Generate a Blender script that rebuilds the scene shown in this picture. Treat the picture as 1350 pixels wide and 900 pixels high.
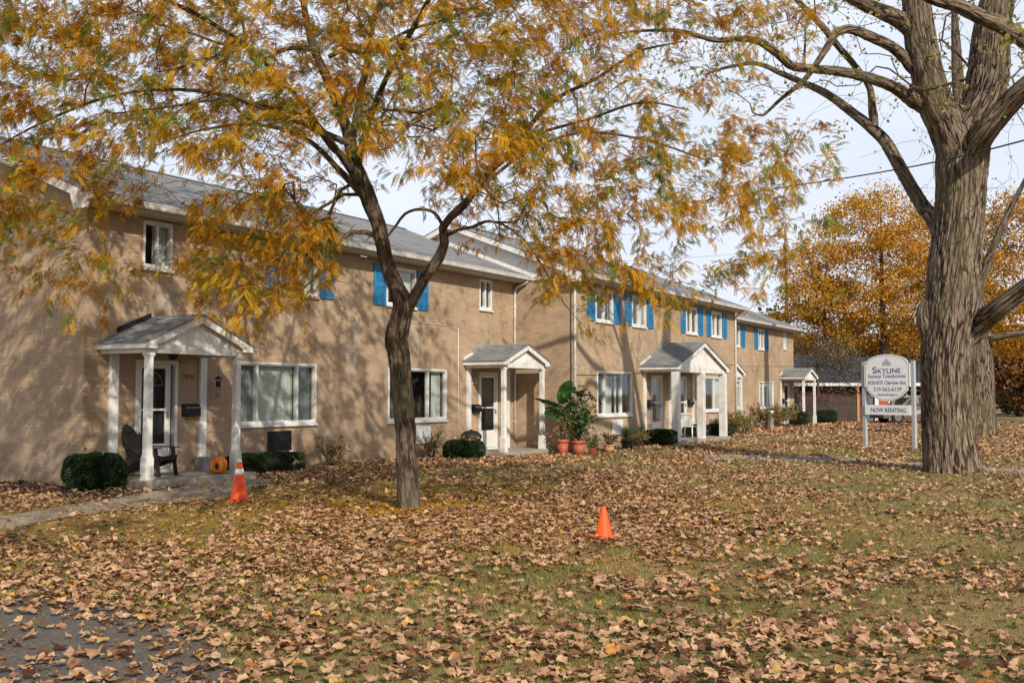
import bpy, math, random
import numpy as np
from mathutils import Vector, Matrix, noise as mnoise
R = math.radians
random.seed(7); rng = np.random.default_rng(7)
for o in list(bpy.data.objects): bpy.data.objects.remove(o)
scene = bpy.context.scene
COL = scene.collection
EYE = 1.7; PITCH = math.atan(69/1330)

# ---------------------------------------------------------------- camera
cam_d = bpy.data.cameras.new("camera"); cam = bpy.data.objects.new("camera", cam_d); COL.objects.link(cam)
cam.location = (0, 0, EYE); cam.rotation_euler = (math.pi/2 + PITCH, 0, 0)
cam_d.sensor_width = 36; cam_d.lens = 1330/1350*36; cam_d.clip_start = 0.1; cam_d.clip_end = 4000
scene.camera = cam

# ---------------------------------------------------------------- light
SUN = Vector((0.50, -1.25, 0.82)).normalized()          # towards the sun
SUN_ELEV = math.asin(SUN.z); SUN_ROT = math.atan2(SUN.x, SUN.y)
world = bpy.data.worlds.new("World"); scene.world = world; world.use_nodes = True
wn, wl = world.node_tree.nodes, world.node_tree.links
wn.clear()
wout = wn.new("ShaderNodeOutputWorld"); bg = wn.new("ShaderNodeBackground")
sky = wn.new("ShaderNodeTexSky"); sky.sky_type = 'NISHITA'; sky.sun_disc = False
sky.sun_elevation = SUN_ELEV; sky.sun_rotation = SUN_ROT; sky.dust_density = 2.0; sky.air_density = 1.0
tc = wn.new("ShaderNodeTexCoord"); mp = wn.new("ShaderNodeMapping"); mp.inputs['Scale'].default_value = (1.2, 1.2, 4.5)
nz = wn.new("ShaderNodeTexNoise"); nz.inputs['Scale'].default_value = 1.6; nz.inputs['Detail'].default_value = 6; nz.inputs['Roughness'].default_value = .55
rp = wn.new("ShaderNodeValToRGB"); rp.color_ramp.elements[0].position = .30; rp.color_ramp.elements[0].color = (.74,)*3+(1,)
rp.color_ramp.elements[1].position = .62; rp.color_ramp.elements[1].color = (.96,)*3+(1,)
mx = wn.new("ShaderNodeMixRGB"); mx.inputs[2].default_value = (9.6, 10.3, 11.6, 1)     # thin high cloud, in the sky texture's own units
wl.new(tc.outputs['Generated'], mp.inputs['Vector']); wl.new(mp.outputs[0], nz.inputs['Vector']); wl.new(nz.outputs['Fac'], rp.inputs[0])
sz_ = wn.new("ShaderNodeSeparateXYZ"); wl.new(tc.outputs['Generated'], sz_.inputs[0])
th_ = wn.new("ShaderNodeMapRange"); th_.inputs[1].default_value = .42; th_.inputs[2].default_value = .85; th_.inputs[3].default_value = 1.; th_.inputs[4].default_value = .12; wl.new(sz_.outputs[2], th_.inputs[0])   # cloud veil thinned overhead, out of view, to cut the ambient light
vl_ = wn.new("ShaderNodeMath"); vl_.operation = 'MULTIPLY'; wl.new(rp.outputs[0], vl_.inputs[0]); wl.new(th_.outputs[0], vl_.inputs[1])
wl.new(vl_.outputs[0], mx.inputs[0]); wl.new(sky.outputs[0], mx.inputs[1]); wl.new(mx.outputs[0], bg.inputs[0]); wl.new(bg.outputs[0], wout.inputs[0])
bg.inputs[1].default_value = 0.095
sun_d = bpy.data.lights.new("sun", 'SUN'); sun_d.energy = 4.9; sun_d.angle = R(.53); sun_d.color = (1, .90, .76)
sun = bpy.data.objects.new("sun", sun_d); COL.objects.link(sun)
sun.rotation_euler = (-SUN).to_track_quat('-Z', 'Y').to_euler(); sun.location = SUN*60
scene.render.engine = 'CYCLES'
vs = scene.view_settings; vs.view_transform = 'Standard'; vs.look = 'None'; vs.exposure = 0.0; vs.gamma = 1; vs.use_curve_mapping = False
scene.cycles.max_bounces = 6; scene.cycles.transparent_max_bounces = 12
scene.render.resolution_x = 1024; scene.render.resolution_y = 682

# ---------------------------------------------------------------- geometry of the site
def ray(x, y):
    u = (x-675)/1330; v = (450-y)/1330; c, s = math.cos(PITCH), math.sin(PITCH)
    return u, c-v*s, s+v*c
def gp(x, y, z=0.0):
    r = ray(x, y); k = (z-EYE)/r[2]; return (r[0]*k, r[1]*k, z)
def at(x, y, Y):
    r = ray(x, y); k = Y/r[1]; return Vector((r[0]*k, Y, EYE+r[2]*k))
AZ = R(31.6835); D2 = (math.sin(AZ), math.cos(AZ)); N2 = (-math.cos(AZ), math.sin(AZ)); C1 = (-7.861, 18.520)
ROT = math.pi/2 - AZ
def L2W(t, y, z=0.0): return (C1[0]+D2[0]*t+N2[0]*y, C1[1]+D2[1]*t+N2[1]*y, z)
def W2L(X, Y):
    X = X-C1[0]; Y = Y-C1[1]; return X*D2[0]+Y*D2[1], X*N2[0]+Y*N2[1]
def gz(X, Y):
    t, y = W2L(X, Y); return -0.12*np.exp(-((t-14.5)/4.)**2)*np.exp(-(y/6.)**2)

# ---------------------------------------------------------------- materials
def newmat(name):
    m = bpy.data.materials.new(name); m.use_nodes = True
    nt = m.node_tree; b = nt.nodes['Principled BSDF']; return m, nt, b
def mat(name, col, rough=.7, var=.12, scale=6., bump=0., bscale=40., metal=0., coat=0., spec=.4, dirt=None, dirt_amt=.0):
    m, nt, b = newmat(name); N = nt.nodes; Lk = nt.links
    b.inputs['Roughness'].default_value = rough; b.inputs['Metallic'].default_value = metal
    b.inputs['Specular IOR Level'].default_value = spec; b.inputs['Coat Weight'].default_value = coat
    t = N.new("ShaderNodeTexCoord"); n = N.new("ShaderNodeTexNoise"); n.inputs['Scale'].default_value = scale; n.inputs['Detail'].default_value = 5
    Lk.new(t.outputs['Object'], n.inputs['Vector'])
    r = N.new("ShaderNodeValToRGB"); r.color_ramp.elements[0].position = .3; r.color_ramp.elements[1].position = .7
    r.color_ramp.elements[0].color = tuple(max(0, c*(1-var)) for c in col)+(1,); r.color_ramp.elements[1].color = tuple(min(1, c*(1+var)) for c in col)+(1,)
    Lk.new(n.outputs['Fac'], r.inputs[0]); out = r.outputs[0]
    if dirt:
        n2 = N.new("ShaderNodeTexNoise"); n2.inputs['Scale'].default_value = scale*.45; n2.inputs['Detail'].default_value = 8; n2.inputs['Roughness'].default_value = .7
        Lk.new(t.outputs['Object'], n2.inputs['Vector'])
        r2 = N.new("ShaderNodeValToRGB"); r2.color_ramp.elements[0].position = .5; r2.color_ramp.elements[1].position = .72
        r2.color_ramp.elements[0].color = (0,0,0,1); r2.color_ramp.elements[1].color = (dirt_amt,)*3+(1,)
        Lk.new(n2.outputs['Fac'], r2.inputs[0])
        x = N.new("ShaderNodeMixRGB"); x.inputs[2].default_value = dirt+(1,); Lk.new(r2.outputs[0], x.inputs[0]); Lk.new(out, x.inputs[1]); out = x.outputs[0]
    Lk.new(out, b.inputs['Base Color'])
    if bump:
        n3 = N.new("ShaderNodeTexNoise"); n3.inputs['Scale'].default_value = bscale; n3.inputs['Detail'].default_value = 4; Lk.new(t.outputs['Object'], n3.inputs['Vector'])
        bp = N.new("ShaderNodeBump"); bp.inputs['Strength'].default_value = bump; bp.inputs['Distance'].default_value = .02
        Lk.new(n3.outputs['Fac'], bp.inputs['Height']); Lk.new(bp.outputs[0], b.inputs['Normal'])
    return m
def leafmat(name, stops, trans=.35, rough=.6, attr='rnd', const=False, mottle=0.):
    m, nt, b = newmat(name); N = nt.nodes; Lk = nt.links
    a = N.new("ShaderNodeAttribute"); a.attribute_name = attr
    r = N.new("ShaderNodeValToRGB"); cr = r.color_ramp
    if const: cr.interpolation = 'CONSTANT'
    while len(cr.elements) < len(stops): cr.elements.new(.5)
    for e, (p, c) in zip(cr.elements, stops): e.position = p; e.color = tuple(c)+(1,)
    Lk.new(a.outputs['Fac'], r.inputs[0]); b.inputs['Roughness'].default_value = rough
    if mottle:
        t = N.new("ShaderNodeTexCoord"); n = N.new("ShaderNodeTexNoise"); n.inputs['Scale'].default_value = mottle; n.inputs['Detail'].default_value = 4; Lk.new(t.outputs['Object'], n.inputs['Vector'])
        r3 = N.new("ShaderNodeValToRGB"); r3.color_ramp.elements[0].position = .35; r3.color_ramp.elements[0].color = (.58, .50, .45, 1); r3.color_ramp.elements[1].position = .6; r3.color_ramp.elements[1].color = (1.08, 1.06, 1.04, 1)
        Lk.new(n.outputs['Fac'], r3.inputs[0]); q = N.new("ShaderNodeMixRGB"); q.blend_type = 'MULTIPLY'; q.inputs[0].default_value = 1; Lk.new(r.outputs[0], q.inputs[1]); Lk.new(r3.outputs[0], q.inputs[2]); r = q
    Lk.new(r.outputs[0], b.inputs['Base Color'])
    b.inputs['Specular IOR Level'].default_value = .25
    if trans:
        tr = N.new("ShaderNodeBsdfTranslucent"); Lk.new(r.outputs[0], tr.inputs[0]); mxs = N.new("ShaderNodeMixShader"); mxs.inputs[0].default_value = trans
        Lk.new(b.outputs[0], mxs.inputs[1]); Lk.new(tr.outputs[0], mxs.inputs[2]); Lk.new(mxs.outputs[0], N['Material Output'].inputs[0])
    return m
def brickmat(name, base, stains=(), rowh=.075, bw=.22):
    m, nt, b = newmat(name); N = nt.nodes; Lk = nt.links
    t = N.new("ShaderNodeTexCoord"); sep = N.new("ShaderNodeSeparateXYZ"); Lk.new(t.outputs['Object'], sep.inputs[0])
    ad = N.new("ShaderNodeMath"); ad.operation = 'ADD'; Lk.new(sep.outputs[0], ad.inputs[0]); Lk.new(sep.outputs[1], ad.inputs[1])
    cb = N.new("ShaderNodeCombineXYZ"); Lk.new(ad.outputs[0], cb.inputs[0]); Lk.new(sep.outputs[2], cb.inputs[1])
    br = N.new("ShaderNodeTexBrick"); Lk.new(cb.outputs[0], br.inputs['Vector']); br.inputs['Scale'].default_value = 1
    br.inputs['Brick Width'].default_value = bw; br.inputs['Row Height'].default_value = rowh; br.inputs['Mortar Size'].default_value = .006; br.inputs['Mortar Smooth'].default_value = .3
    br.inputs['Color1'].default_value = tuple(c*1.09 for c in base)+(1,); br.inputs['Color2'].default_value = tuple(c*.90 for c in base)+(1,)
    br.inputs['Mortar'].default_value = tuple(c*.86 for c in base)+(1,)
    out = br.outputs['Color']
    # weathering, large soft patches of older and newer paint
    n = N.new("ShaderNodeTexNoise"); n.inputs['Scale'].default_value = .9; n.inputs['Detail'].default_value = 7; n.inputs['Roughness'].default_value = .65; Lk.new(t.outputs['Object'], n.inputs['Vector'])
    r = N.new("ShaderNodeValToRGB"); r.color_ramp.elements[0].position = .3; r.color_ramp.elements[1].position = .7
    r.color_ramp.elements[0].color = (.74, .71, .69, 1); r.color_ramp.elements[1].color = (1.08, 1.07, 1.06, 1); Lk.new(n.outputs['Fac'], r.inputs[0])
    mu = N.new("ShaderNodeMixRGB"); mu.blend_type = 'MULTIPLY'; mu.inputs[0].default_value = 1; Lk.new(out, mu.inputs[1]); Lk.new(r.outputs[0], mu.inputs[2]); out = mu.outputs[0]
    if stains:   # columns where the paint has gone from single bricks
        br2 = N.new("ShaderNodeTexBrick"); Lk.new(cb.outputs[0], br2.inputs['Vector']); br2.inputs['Scale'].default_value = 1
        br2.inputs['Brick Width'].default_value = bw; br2.inputs['Row Height'].default_value = rowh; br2.inputs['Mortar Size'].default_value = .006
        br2.inputs['Color1'].default_value = (0,0,0,1); br2.inputs['Color2'].default_value = (1,1,1,1); br2.inputs['Mortar'].default_value = (.4,.4,.4,1)
        n5 = N.new("ShaderNodeTexNoise"); n5.inputs['Scale'].default_value = 3.2; n5.inputs['Detail'].default_value = 4; Lk.new(t.outputs['Object'], n5.inputs['Vector'])
        tot = None
        for (x0, w, z0, z1, amt) in stains:
            def rng_(src, lo, hi):
                g = N.new("ShaderNodeMapRange"); g.interpolation_type = 'SMOOTHSTEP'; g.inputs[1].default_value = lo; g.inputs[2].default_value = hi; Lk.new(src, g.inputs[0]); return g.outputs[0]
            def mul(a_, b_, op='MULTIPLY'):
                q = N.new("ShaderNodeMath"); q.operation = op; Lk.new(a_, q.inputs[0])
                if isinstance(b_, float): q.inputs[1].default_value = b_
                else: Lk.new(b_, q.inputs[1])
                return q.outputs[0]
            v = mul(mul(rng_(sep.outputs[0], x0-w, x0-w*.3), rng_(sep.outputs[0], x0+w, x0+w*.3)), mul(rng_(sep.outputs[2], z0, z0+.4), rng_(sep.outputs[2], z1, z1-.4)))
            v = mul(v, float(amt)); tot = v if tot is None else mul(tot, v, 'ADD')
        s = N.new("ShaderNodeMath"); s.operation = 'MULTIPLY'; Lk.new(tot, s.inputs[0])
        gx = N.new("ShaderNodeMapRange"); gx.inputs[1].default_value = .42; gx.inputs[2].default_value = .62; Lk.new(n5.outputs['Fac'], gx.inputs[0])
        q2 = N.new("ShaderNodeMath"); q2.operation = 'MULTIPLY_ADD'; Lk.new(br2.outputs['Color'], q2.inputs[0]); q2.inputs[1].default_value = .7; q2.inputs[2].default_value = .15
        q3 = N.new("ShaderNodeMath"); q3.operation = 'MULTIPLY'; Lk.new(q2.outputs[0], q3.inputs[0]); Lk.new(gx.outputs[0], q3.inputs[1])
        Lk.new(q3.outputs[0], s.inputs[1])
        x = N.new("ShaderNodeMixRGB"); x.inputs[2].default_value = (.50, .47, .44, 1); Lk.new(s.outputs[0], x.inputs[0]); Lk.new(out, x.inputs[1]); out = x.outputs[0]
    # damp line above the ground
    dz = N.new("ShaderNodeMapRange"); dz.inputs[1].default_value = .55; dz.inputs[2].default_value = 0.; dz.inputs[3].default_value = -.25; dz.inputs[4].default_value = .5; Lk.new(sep.outputs[2], dz.inputs[0])
    dn = N.new("ShaderNodeTexNoise"); dn.inputs['Scale'].default_value = 2.2; dn.inputs['Detail'].default_value = 6; Lk.new(t.outputs['Object'], dn.inputs['Vector'])
    da = N.new("ShaderNodeMath"); da.operation = 'ADD'; Lk.new(dz.outputs[0], da.inputs[0]); Lk.new(dn.outputs['Fac'], da.inputs[1])
    db = N.new("ShaderNodeMapRange"); db.inputs[1].default_value = .55; db.inputs[2].default_value = .95; db.inputs[4].default_value = .5; Lk.new(da.outputs[0], db.inputs[0])
    dm = N.new("ShaderNodeMixRGB"); dm.inputs[2].default_value = (.17, .13, .095, 1); Lk.new(db.outputs[0], dm.inputs[0]); Lk.new(out, dm.inputs[1]); out = dm.outputs[0]
    Lk.new(out, b.inputs['Base Color']); b.inputs['Roughness'].default_value = .85; b.inputs['Specular IOR Level'].default_value = .25
    bp = N.new("ShaderNodeBump"); bp.inputs['Strength'].default_value = .32; bp.inputs['Distance'].default_value = .012; bp.invert = True
    Lk.new(br.outputs['Fac'], bp.inputs['Height'])
    n4 = N.new("ShaderNodeTexNoise"); n4.inputs['Scale'].default_value = 30; Lk.new(t.outputs['Object'], n4.inputs['Vector'])
    bp2 = N.new("ShaderNodeBump"); bp2.inputs['Strength'].default_value = .25; bp2.inputs['Distance'].default_value = .01
    Lk.new(n4.outputs['Fac'], bp2.inputs['Height']); Lk.new(bp.outputs[0], bp2.inputs['Normal']); Lk.new(bp2.outputs[0], b.inputs['Normal'])
    return m
def shinglemat(name, base, swap=False):
    m, nt, b = newmat(name); N = nt.nodes; Lk = nt.links
    t = N.new("ShaderNodeTexCoord"); sep = N.new("ShaderNodeSeparateXYZ"); Lk.new(t.outputs['Object'], sep.inputs[0])
    cb = N.new("ShaderNodeCombineXYZ"); Lk.new(sep.outputs[1 if swap else 0], cb.inputs[0]); Lk.new(sep.outputs[2], cb.inputs[1])
    br = N.new("ShaderNodeTexBrick"); Lk.new(cb.outputs[0], br.inputs['Vector']); br.inputs['Scale'].default_value = 1
    br.inputs['Brick Width'].default_value = .3; br.inputs['Row Height'].default_value = .052; br.inputs['Mortar Size'].default_value = .004
    br.inputs['Color1'].default_value = tuple(c*1.15 for c in base)+(1,); br.inputs['Color2'].default_value = tuple(c*.82 for c in base)+(1,); br.inputs['Mortar'].default_value = tuple(c*.45 for c in base)+(1,)
    n = N.new("ShaderNodeTexNoise"); n.inputs['Scale'].default_value = 1.3; n.inputs['Detail'].default_value = 8; n.inputs['Roughness'].default_value = .7
    mpn = N.new("ShaderNodeMapping"); mpn.inputs['Scale'].default_value = (.6, .6, 5) ; Lk.new(t.outputs['Object'], mpn.inputs[0]); Lk.new(mpn.outputs[0], n.inputs['Vector'])
    r = N.new("ShaderNodeValToRGB"); r.color_ramp.elements[0].position = .3; r.color_ramp.elements[1].position = .72
    r.color_ramp.elements[0].color = (.7, .69, .68, 1); r.color_ramp.elements[1].color = (1.12, 1.12, 1.12, 1); Lk.new(n.outputs['Fac'], r.inputs[0])
    mu = N.new("ShaderNodeMixRGB"); mu.blend_type = 'MULTIPLY'; mu.inputs[0].default_value = 1; Lk.new(br.outputs[0], mu.inputs[1]); Lk.new(r.outputs[0], mu.inputs[2])
    Lk.new(mu.outputs[0], b.inputs['Base Color']); b.inputs['Roughness'].default_value = .9
    bp = N.new("ShaderNodeBump"); bp.inputs['Strength'].default_value = .5; bp.inputs['Distance'].default_value = .012; bp.invert = True
    Lk.new(br.outputs['Fac'], bp.inputs['Height']); Lk.new(bp.outputs[0], b.inputs['Normal'])
    return m
def barkmat(name, dark, light, su=26., sv=5., moss=None, disp=.035):
    m, nt, b = newmat(name); N = nt.nodes; Lk = nt.links
    a = N.new("ShaderNodeAttribute"); a.attribute_name = 'bark'
    mp_ = N.new("ShaderNodeMapping"); mp_.inputs['Scale'].default_value = (su, su, sv); Lk.new(a.outputs['Vector'], mp_.inputs[0])
    n0 = N.new("ShaderNodeTexNoise"); n0.inputs['Scale'].default_value = .55; n0.inputs['Detail'].default_value = 3; Lk.new(mp_.outputs[0], n0.inputs['Vector'])
    ad = N.new("ShaderNodeMixRGB"); ad.blend_type = 'ADD'; ad.inputs[0].default_value = 1.2; Lk.new(mp_.outputs[0], ad.inputs[1]); Lk.new(n0.outputs['Color'], ad.inputs[2])
    def ridge(sc, wd, off):
        a_ = N.new("ShaderNodeTexNoise"); a_.inputs['Scale'].default_value = sc; a_.inputs['Detail'].default_value = 2.5; a_.inputs['Roughness'].default_value = .45; a_.inputs['Distortion'].default_value = .35
        o_ = N.new("ShaderNodeVectorMath"); o_.inputs[1].default_value = (off, off, off); Lk.new(mp_.outputs[0], o_.inputs[0]); Lk.new(o_.outputs[0], a_.inputs['Vector'])
        s_ = N.new("ShaderNodeMath"); s_.operation = 'SUBTRACT'; s_.inputs[1].default_value = .5; Lk.new(a_.outputs['Fac'], s_.inputs[0])
        b_ = N.new("ShaderNodeMath"); b_.operation = 'ABSOLUTE'; Lk.new(s_.outputs[0], b_.inputs[0])
        g_ = N.new("ShaderNodeMapRange"); g_.inputs[1].default_value = .0; g_.inputs[2].default_value = wd; g_.interpolation_type = 'SMOOTHSTEP'; Lk.new(b_.outputs[0], g_.inputs[0]); return g_.outputs[0]
    v1 = ridge(.34, .085, 0.); v2 = ridge(.60, .075, 31.7); vm = N.new("ShaderNodeMath"); vm.operation = 'MULTIPLY_ADD'; vm.inputs[1].default_value = .5; vm.inputs[2].default_value = .5; Lk.new(v2, vm.inputs[0])
    vv = N.new("ShaderNodeMath"); vv.operation = 'MULTIPLY'; Lk.new(v1, vv.inputs[0]); Lk.new(vm.outputs[0], vv.inputs[1])
    n1 = N.new("ShaderNodeTexNoise"); n1.inputs['Scale'].default_value = 1.1; n1.inputs['Detail'].default_value = 8; n1.inputs['Roughness'].default_value = .7; Lk.new(mp_.outputs[0], n1.inputs['Vector'])
    rr = vv
    h = N.new("ShaderNodeMath"); h.operation = 'MULTIPLY_ADD'; Lk.new(n1.outputs['Fac'], h.inputs[0]); h.inputs[1].default_value = .7; Lk.new(rr.outputs[0], h.inputs[2])
    r = N.new("ShaderNodeValToRGB"); r.color_ramp.elements[0].position = .28; r.color_ramp.elements[1].position = 1.0
    r.color_ramp.elements[0].color = tuple(dark)+(1,); r.color_ramp.elements[1].color = tuple(light)+(1,)
    hs = N.new("ShaderNodeMath"); hs.operation = 'MULTIPLY'; hs.inputs[1].default_value = .68; Lk.new(h.outputs[0], hs.inputs[0]); Lk.new(hs.outputs[0], r.inputs[0]); out = r.outputs[0]
    n2 = N.new("ShaderNodeTexNoise"); n2.inputs['Scale'].default_value = 1.3; n2.inputs['Detail'].default_value = 5; tcx = N.new("ShaderNodeTexCoord"); Lk.new(tcx.outputs['Object'], n2.inputs['Vector'])
    if moss:
        r2 = N.new("ShaderNodeValToRGB"); r2.color_ramp.elements[0].position = .45; r2.color_ramp.elements[1].position = .65
        r2.color_ramp.elements[0].color = (0,0,0,1); r2.color_ramp.elements[1].color = (.55,)*3+(1,); Lk.new(n2.outputs['Fac'], r2.inputs[0])
        x = N.new("ShaderNodeMixRGB"); x.inputs[2].default_value = tuple(moss)+(1,); Lk.new(r2.outputs[0], x.inputs[0]); Lk.new(out, x.inputs[1]); out = x.outputs[0]
    Lk.new(out, b.inputs['Base Color']); b.inputs['Roughness'].default_value = .95; b.inputs['Specular IOR Level'].default_value = .15
    bp = N.new("ShaderNodeBump"); bp.inputs['Strength'].default_value = .9; bp.inputs['Distance'].default_value = disp; Lk.new(h.outputs[0], bp.inputs['Height']); Lk.new(bp.outputs[0], b.inputs['Normal'])
    return m
def glassmat():
    m, nt, b = newmat('window_glass'); N = nt.nodes; Lk = nt.links; N.remove(b)
    tr = N.new("ShaderNodeBsdfTransparent"); tr.inputs[0].default_value = (.93, .95, .95, 1); gl = N.new("ShaderNodeBsdfGlossy"); gl.inputs[1].default_value = .03
    lw = N.new("ShaderNodeLayerWeight"); lw.inputs[0].default_value = .5; pw_ = N.new("ShaderNodeMath"); pw_.operation = 'POWER'; pw_.inputs[1].default_value = 4.; Lk.new(lw.outputs['Facing'], pw_.inputs[0]); mxs = N.new("ShaderNodeMixShader")
    ml = N.new("ShaderNodeMath"); ml.operation = 'MULTIPLY_ADD'; ml.inputs[1].default_value = .8; ml.inputs[2].default_value = .045; Lk.new(pw_.outputs[0], ml.inputs[0])
    Lk.new(ml.outputs[0], mxs.inputs[0]); Lk.new(tr.outputs[0], mxs.inputs[1]); Lk.new(gl.outputs[0], mxs.inputs[2]); Lk.new(mxs.outputs[0], N['Material Output'].inputs[0])
    return m
BR = (.420, .312, .210)
M = {}
M['brick1'] = brickmat('tan_painted_brick', BR, [(1.75, .35, 3.0, 4.1, .9), (7.45, .38, 2.0, 4.0, 1.), (8.9, .3, 1.3, 3.9, .8), (10.05, .28, 2.7, 4.0, .9), (13.4, .4, 2.7, 3.6, .5), (6.5, .3, .5, 1.1, .4)])
M['brick2'] = brickmat('tan_painted_brick_two', BR, [(3.35, .22, 2.4, 4.0, 1.), (5.1, .3, 3.0, 4.0, 1.), (5.2, .18, 2.7, 3.2, .9), (11., .2, 2.8, 3.8, .4)])
M['brick3'] = brickmat('tan_painted_brick_three', BR, [(8.6, .15, 2.4, 3.9, 1.), (6.9, .2, 2.8, 3.9, .9), (11, .2, 3, 3.9, .6)])
M['shingle'] = shinglemat('grey_shingles', (.23, .235, .24)); M['pshingle'] = shinglemat('porch_shingles', (.22, .235, .235), True)
M['white'] = mat('white_paint', (.68, .67, .645), .5, .06, 5, dirt=(.42, .36, .30), dirt_amt=.55)
M['wframe'] = mat('white_vinyl', (.66, .66, .64), .35, .04, 4, dirt=(.5, .46, .4), dirt_amt=.3)
M['siding'] = mat('white_siding', (.72, .71, .68), .55, .06, 3, dirt=(.45, .40, .34), dirt_amt=.4)
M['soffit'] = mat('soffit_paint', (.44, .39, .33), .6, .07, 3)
M['blue'] = mat('blue_shutter_paint', (.022, .20, .43), .5, .10, 5, dirt=(.05, .26, .45), dirt_amt=.4)
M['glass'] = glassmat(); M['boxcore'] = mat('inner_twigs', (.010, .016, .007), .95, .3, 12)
M['curtain'] = mat('pale_curtain', (.54, .58, .51), .9, .10, 2)
M['blind'] = mat('screened_blind', (.20, .23, .22), .9, .1, 2)  # side-light curtain, its colour darkened for the dimming by window screens
M['gutterw'] = mat('dull_gutter_white', (.52, .50, .47), .5, .10, 5, dirt=(.30, .25, .20), dirt_amt=.6)
M['bareleaf'] = leafmat('grey_brown_leaf', [(0, (.05, .04, .03)), (.6, (.12, .09, .06)), (1, (.22, .16, .08))], .2)
M['dark'] = mat('dark_interior', (.02, .02, .022), .8, .1, 3)
M['room'] = mat('dim_room', (.07, .065, .06), .9, .3, 2)
M['black'] = mat('black_plastic', (.010, .010, .011), .6, .1, 6)
M['conc'] = mat('weathered_concrete', (.31, .275, .225), .9, .14, 5, .4, 60, dirt=(.16, .13, .10), dirt_amt=.6)
M['asphalt'] = mat('asphalt', (.15, .13, .108), .9, .5, 55, 1., 140, dirt=(.19, .165, .145), dirt_amt=.7)
M['mulch'] = mat('mulch', (.045, .028, .02), .95, .4, 25, 1., 60)
M['terra'] = mat('terracotta', (.36, .085, .045), .6, .12, 8, .1, 60, dirt=(.5, .25, .18), dirt_amt=.3)
M['tanpot'] = mat('tan_pot', (.42, .22, .11), .7, .12, 8)
M['orange'] = mat('cone_orange', (.85, .09, .012), .45, .06, 8, dirt=(.30, .07, .03), dirt_amt=.6)
M['pump'] = mat('pumpkin_skin', (.72, .16, .01), .4, .15, 6)
M['flesh'] = mat('pumpkin_flesh', (.85, .36, .04), .6, .08, 12)
M['refl'] = mat('white_band', (.82, .82, .82), .35, .03, 8)
M['brownwood'] = mat('dark_brown_wood', (.020, .014, .012), .6, .2, 9)
M['metal'] = mat('grey_metal', (.30, .31, .32), .5, .08, 4, metal=.3)
M['post'] = mat('sign_post_grey', (.36, .38, .40), .55, .06, 5)
M['signw'] = mat('sign_white', (.80, .81, .83), .4, .02, 3)
M['navy'] = mat('sign_navy', (.03, .06, .20), .5, .03, 3)
M['lblue'] = mat('sign_light_blue', (.09, .14, .30), .5, .03, 3)
M['wpvc'] = mat('white_plastic', (.82, .82, .80), .35, .04, 4, dirt=(.6, .57, .5), dirt_amt=.3)
M['stem'] = mat('stem_green', (.10, .13, .05), .7, .2, 9)
M['twig'] = mat('twig_brown', (.06, .040, .028), .9, .25, 9)
M['bark_locust'] = barkmat('locust_bark', (.04, .028, .02), (.19, .138, .10), 46, 6.5, (.13, .12, .07), .02)
M['bark_big'] = barkmat('maple_bark', (.026, .017, .012), (.29, .22, .168), 31, 4.2, (.16, .14, .075), .035)
M['bark_far'] = barkmat('far_bark', (.02, .015, .012), (.14, .10, .075), 14, 3, None, .03)
M['cable'] = mat('cable_black', (.015, .015, .015), .6, .05, 3)
M['wire'] = mat('wire_grey', (.22, .23, .25), .6, .05, 3)
M['polewood'] = mat('pole_wood', (.17, .15, .13), .9, .2, 6)
M['banana'] = leafmat('banana_leaf', [(0, (.02, .07, .015)), (.5, (.035, .11, .025)), (1, (.09, .17, .04))], .3, .45)
M['citrus'] = leafmat('citrus_leaf', [(0, (.02, .06, .015)), (.6, (.05, .11, .03)), (1, (.16, .18, .05))], .25, .5)
M['box'] = leafmat('boxwood_leaf', [(0, (.008, .022, .007)), (.5, (.020, .050, .014)), (1, (.07, .11, .026))], .12, .5)
M['dry'] = leafmat('dry_shrub_leaf', [(0, (.09, .05, .02)), (.45, (.20, .13, .04)), (.8, (.30, .22, .06)), (1, (.14, .17, .04))], .3)
M['grassy'] = leafmat('pale_grass_leaf', [(0, (.09, .10, .03)), (.5, (.22, .20, .07)), (1, (.38, .30, .13))], .3)
M['locleaf'] = leafmat('locust_leaf', [(0, (.28, .105, .010)), (.22, (.46, .215, .012)), (.5, (.62, .34, .014)), (.68, (.50, .35, .022)), (.80, (.25, .27, .03)), (1, (.08, .17, .03))], .45)
M['bigleaf'] = leafmat('sparse_yellow_leaf', [(0, (.30, .20, .06)), (.5, (.38, .34, .08)), (1, (.22, .26, .06))], .4)
M['farleaf'] = leafmat('orange_leaf', [(0, (.20, .08, .012)), (.3, (.44, .19, .02)), (.65, (.64, .33, .025)), (.88, (.54, .34, .04)), (1, (.18, .17, .04))], .40)
M['farbrown'] = leafmat('russet_leaf', [(0, (.05, .025, .012)), (.5, (.20, .09, .03)), (1, (.36, .18, .05))], .3)
M['fargreen'] = leafmat('dull_green_leaf', [(0, (.02, .025, .012)), (.6, (.06, .065, .025)), (1, (.16, .13, .05))], .25)
M['litter'] = leafmat('fallen_leaf', [(0, (.08, .036, .02)), (.12, (.23, .115, .06)), (.3, (.40, .23, .13)), (.55, (.51, .315, .185)), (.80, (.62, .415, .265)), (.93, (.54, .37, .18)), (.965, (.55, .36, .09)), (.985, (.52, .18, .05)), (1, (.34, .28, .10))], .12, .7, mottle=22.)
M['blade'] = leafmat('grass_blade', [(0, (.07, .085, .02)), (.35, (.16, .165, .042)), (.65, (.29, .255, .085)), (1, (.48, .38, .18))], .2, .7)
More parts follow.
